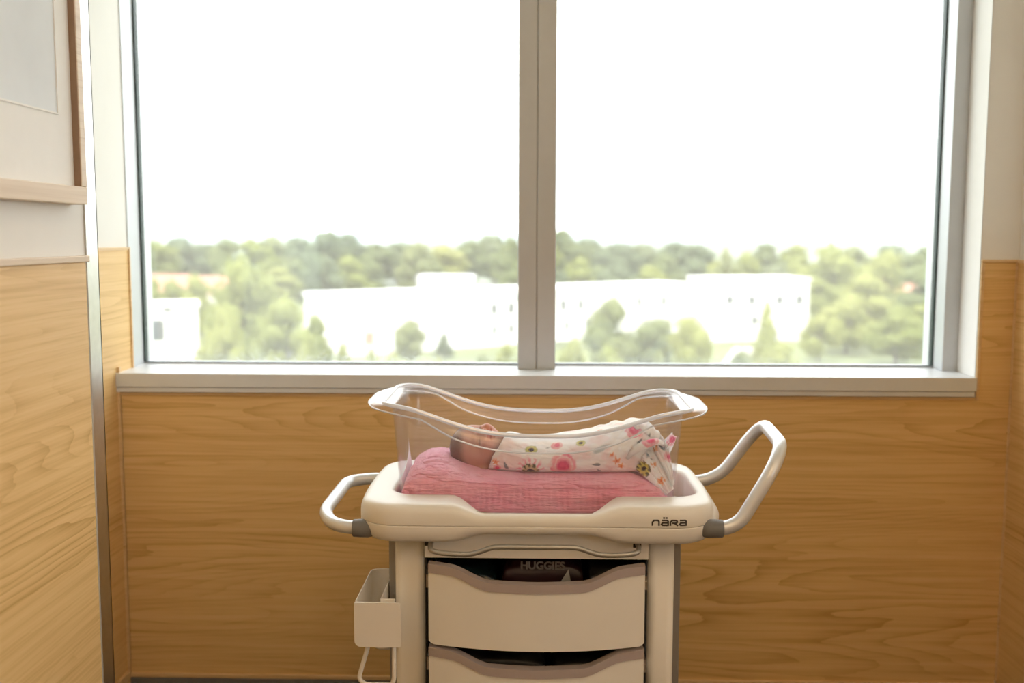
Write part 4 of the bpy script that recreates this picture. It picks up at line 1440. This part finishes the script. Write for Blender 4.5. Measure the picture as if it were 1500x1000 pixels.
def trunk_mesh():
    p = [(0, 0, 0), (0.01, 0, 0.3), (-0.01, 0.01, 0.65), (0.0, 0, 1.0)]
    V, F = tube(p, [0.05, 0.04, 0.032, 0.02], 8)
    for a in (0.6, 2.7, 4.6):
        v2, f2 = tube([(0, 0, 0.5), (0.12 * math.cos(a), 0.12 * math.sin(a), 0.75), (0.2 * math.cos(a), 0.2 * math.sin(a), 0.95)], [0.022, 0.016, 0.008], 6)
        V, F = merge((V, F), (v2, f2))
    me = bpy.data.meshes.new('trunk')
    me.from_pydata([tuple(v) for v in V], [], F)
    me.materials.append(bark)
    return me


CR = {k: [crown_mesh(k, s + i * 31) for s in (1, 2, 3)] for i, k in enumerate(fol)}
CRC = {k: crown_mesh(k, 77, 'cone', 900, 0.10) for k in fol}
CRB = {k: crown_mesh(k, 55, 'ball', 1000, 0.09) for k in fol}
TRK = trunk_mesh()
rt_ = random.Random(11)


def tree(x, ytop, wpx, Y, kind, label, group=None, shape='round', name='tree', clear_=0.25, hmin=None):
    X = px(x, Y)
    ztop_ = 1.3 - (ytop - 347) / 1500 * Y
    H = ztop_ - GZ
    W = wpx / 1500 * Y
    r = thing(name, (X, Y, GZ), label, 'shrub' if name == 'shrub' else 'tree', group)
    me = CRC[kind] if shape == 'cone' else CRB[kind] if shape == 'ball' else rt_.choice(CR[kind])
    c = link(bpy.data.objects.new('crown', me))
    c.parent = r
    c.location = (0, 0, H * clear_)
    c.scale = (W, W, H * (1 - clear_))
    c.rotation_euler = (0, 0, rt_.uniform(0, 6.28))
    tr2 = link(bpy.data.objects.new('trunk', TRK))
    tr2.parent = r
    tr2.scale = (W * 0.6, W * 0.6, H * 0.62)
    return r


# the woodland behind the buildings
g1 = 'woodland trees behind the white buildings'
tops = [(190, 352), (222, 350), (262, 345), (300, 353), (330, 343), (365, 347), (400, 341), (440, 343), (475, 331), (512, 338), (545, 352), (580, 350), (612, 350), (650, 356), (690, 347), (722, 340), (752, 343), (785, 336), (825, 331), (862, 345), (900, 350), (940, 352), (985, 350), (1020, 353), (1120, 350), (1160, 354), (1240, 356), (1300, 352), (1350, 354), (1400, 350), (150, 348)]
tops += [(x, 348 + 5 * math.sin(x)) for x in range(110, -700, -45)] + [(x, 349 + 5 * math.sin(x)) for x in range(1500, 2200, 45)]
for i, (x, y) in enumerate(tops):
    k = ('mid', 'deep', 'mid', 'yellow')[(i * 7) % 4]
    if i in (2, 8, 9, 20, 21, 22): k = 'deep'
    lab = {'mid': 'rounded mid green tree in the woodland behind the white buildings', 'deep': 'dark bluish green tree in the woodland behind the white buildings', 'yellow': 'yellowish green tree in the woodland behind the white buildings'}[k]
    tree(x, y, rt_.uniform(78, 104), (262, 284, 306, 328)[i % 4], k, lab, g1, clear_=0.04)
for i in range(34):
    x = 170 + i * 37 + rt_.uniform(-12, 12)
    if 560 < x < 725 or x < 320 or x > 1285: continue
    k = ('yellow', 'mid', 'deep')[i % 3]
    lab = {'mid': 'low mid green tree at the woodland edge behind the warehouse roof', 'deep': 'low dark green tree at the woodland edge behind the warehouse roof', 'yellow': 'low yellow green tree at the woodland edge behind the warehouse roof'}[k]
    tree(x, rt_.uniform(368, 392), rt_.uniform(68, 92), (202, 216, 230, 244)[i % 4], k, lab, 'trees at the woodland edge', clear_=0.0)
for x, y, w_, Y in ((212, 404, 66, 150), (248, 408, 70, 156), (286, 398, 66, 150), (180, 402, 60, 162)):
    tree(x, y, w_, Y, 'yellow', 'low bushy tree between the small white building and the houses', 'bushy trees before the houses', clear_=0.0)
tree(1062, 358, 60, 180, 'mid', 'pale mid green tree rising behind the raised white block', clear_=0.0)
tree(1095, 362, 60, 192, 'yellow', 'pale yellow green tree rising behind the raised white block', clear_=0.0)
# single trees in front
tree(352, 372, 135, 97, 'yellow', 'tall yellow-green tree between the two white buildings, highest of its clump', clear_=0.15)
tree(418, 426, 125, 87, 'yellow', 'broad yellow-green tree overlapping the near end of the long warehouse', clear_=0.15)
tree(322, 442, 100, 79, 'yellow', 'lower yellow-green tree overlapping the small white building', clear_=0.15)
tree(462, 455, 60, 101, 'yellow', 'small yellow-green tree at the foot of the warehouse near its brown door', clear_=0.12)
tree(597, 465, 58, 118, 'mid', 'round-headed green tree standing alone in front of the long warehouse', shape='ball', clear_=0.05)
tree(649, 486, 34, 126, 'deep', 'small dark conical tree in front of the long warehouse', shape='cone', clear_=0.08)
tree(900, 424, 100, 100, 'mid', 'tall green tree in front of the warehouse beside two rounded trees', clear_=0.10)
tree(957, 460, 85, 108, 'mid', 'middle green tree between the tall one and the round one', shape='ball', clear_=0.0)
tree(1013, 455, 76, 101, 'yellow', 'round yellow-green tree in front of the step in the warehouse roof', shape='ball', clear_=0.0)
tree(1122, 435, 60, 104, 'yellow', 'narrow pale green tree in front of the taller white block', shape='cone', clear_=0.08)
tree(1216, 352, 115, 166, 'yellow', 'tallest yellow-green tree at the right end of the white block', clear_=0.08)
gR = 'large trees at the right of the white block'
for x, y, w_, Y in ((1270, 392, 120, 144), (1340, 378, 130, 158), (1238, 430, 105, 134), (1310, 440, 110, 121), (1375, 420, 110, 134), (1198, 455, 66, 125), (1290, 362, 110, 172)):
    tree(x, y, w_, Y, ('mid', 'yellow')[int(x / 10) % 2], {0: 'large mid green tree in the dense clump beyond the white block', 1: 'large yellow-green tree in the dense clump beyond the white block'}[int(x / 10) % 2], gR, clear_=0.06)
for x, y, w_, Y in ((500, 500, 46, 88), (540, 508, 36, 90), (440, 500, 60, 82), (240, 522, 50, 84), (375, 505, 70, 72), (640, 520, 40, 92), (705, 514, 40, 95), (742, 498, 44, 95), (840, 490, 60, 92), (965, 508, 40, 86), (890, 500, 70, 85), (1085, 505, 60, 90), (1140, 495, 80, 96), (570, 512, 40, 94), (300, 500, 50, 84)):
    tree(x, y, w_, Y, ('yellow', 'mid')[x % 2], {0: 'low yellow-green shrub on the grass below the window view', 1: 'low mid green shrub on the grass below the window view'}[x % 2], 'shrubs on the grass outside', name='shrub', clear_=0.0)
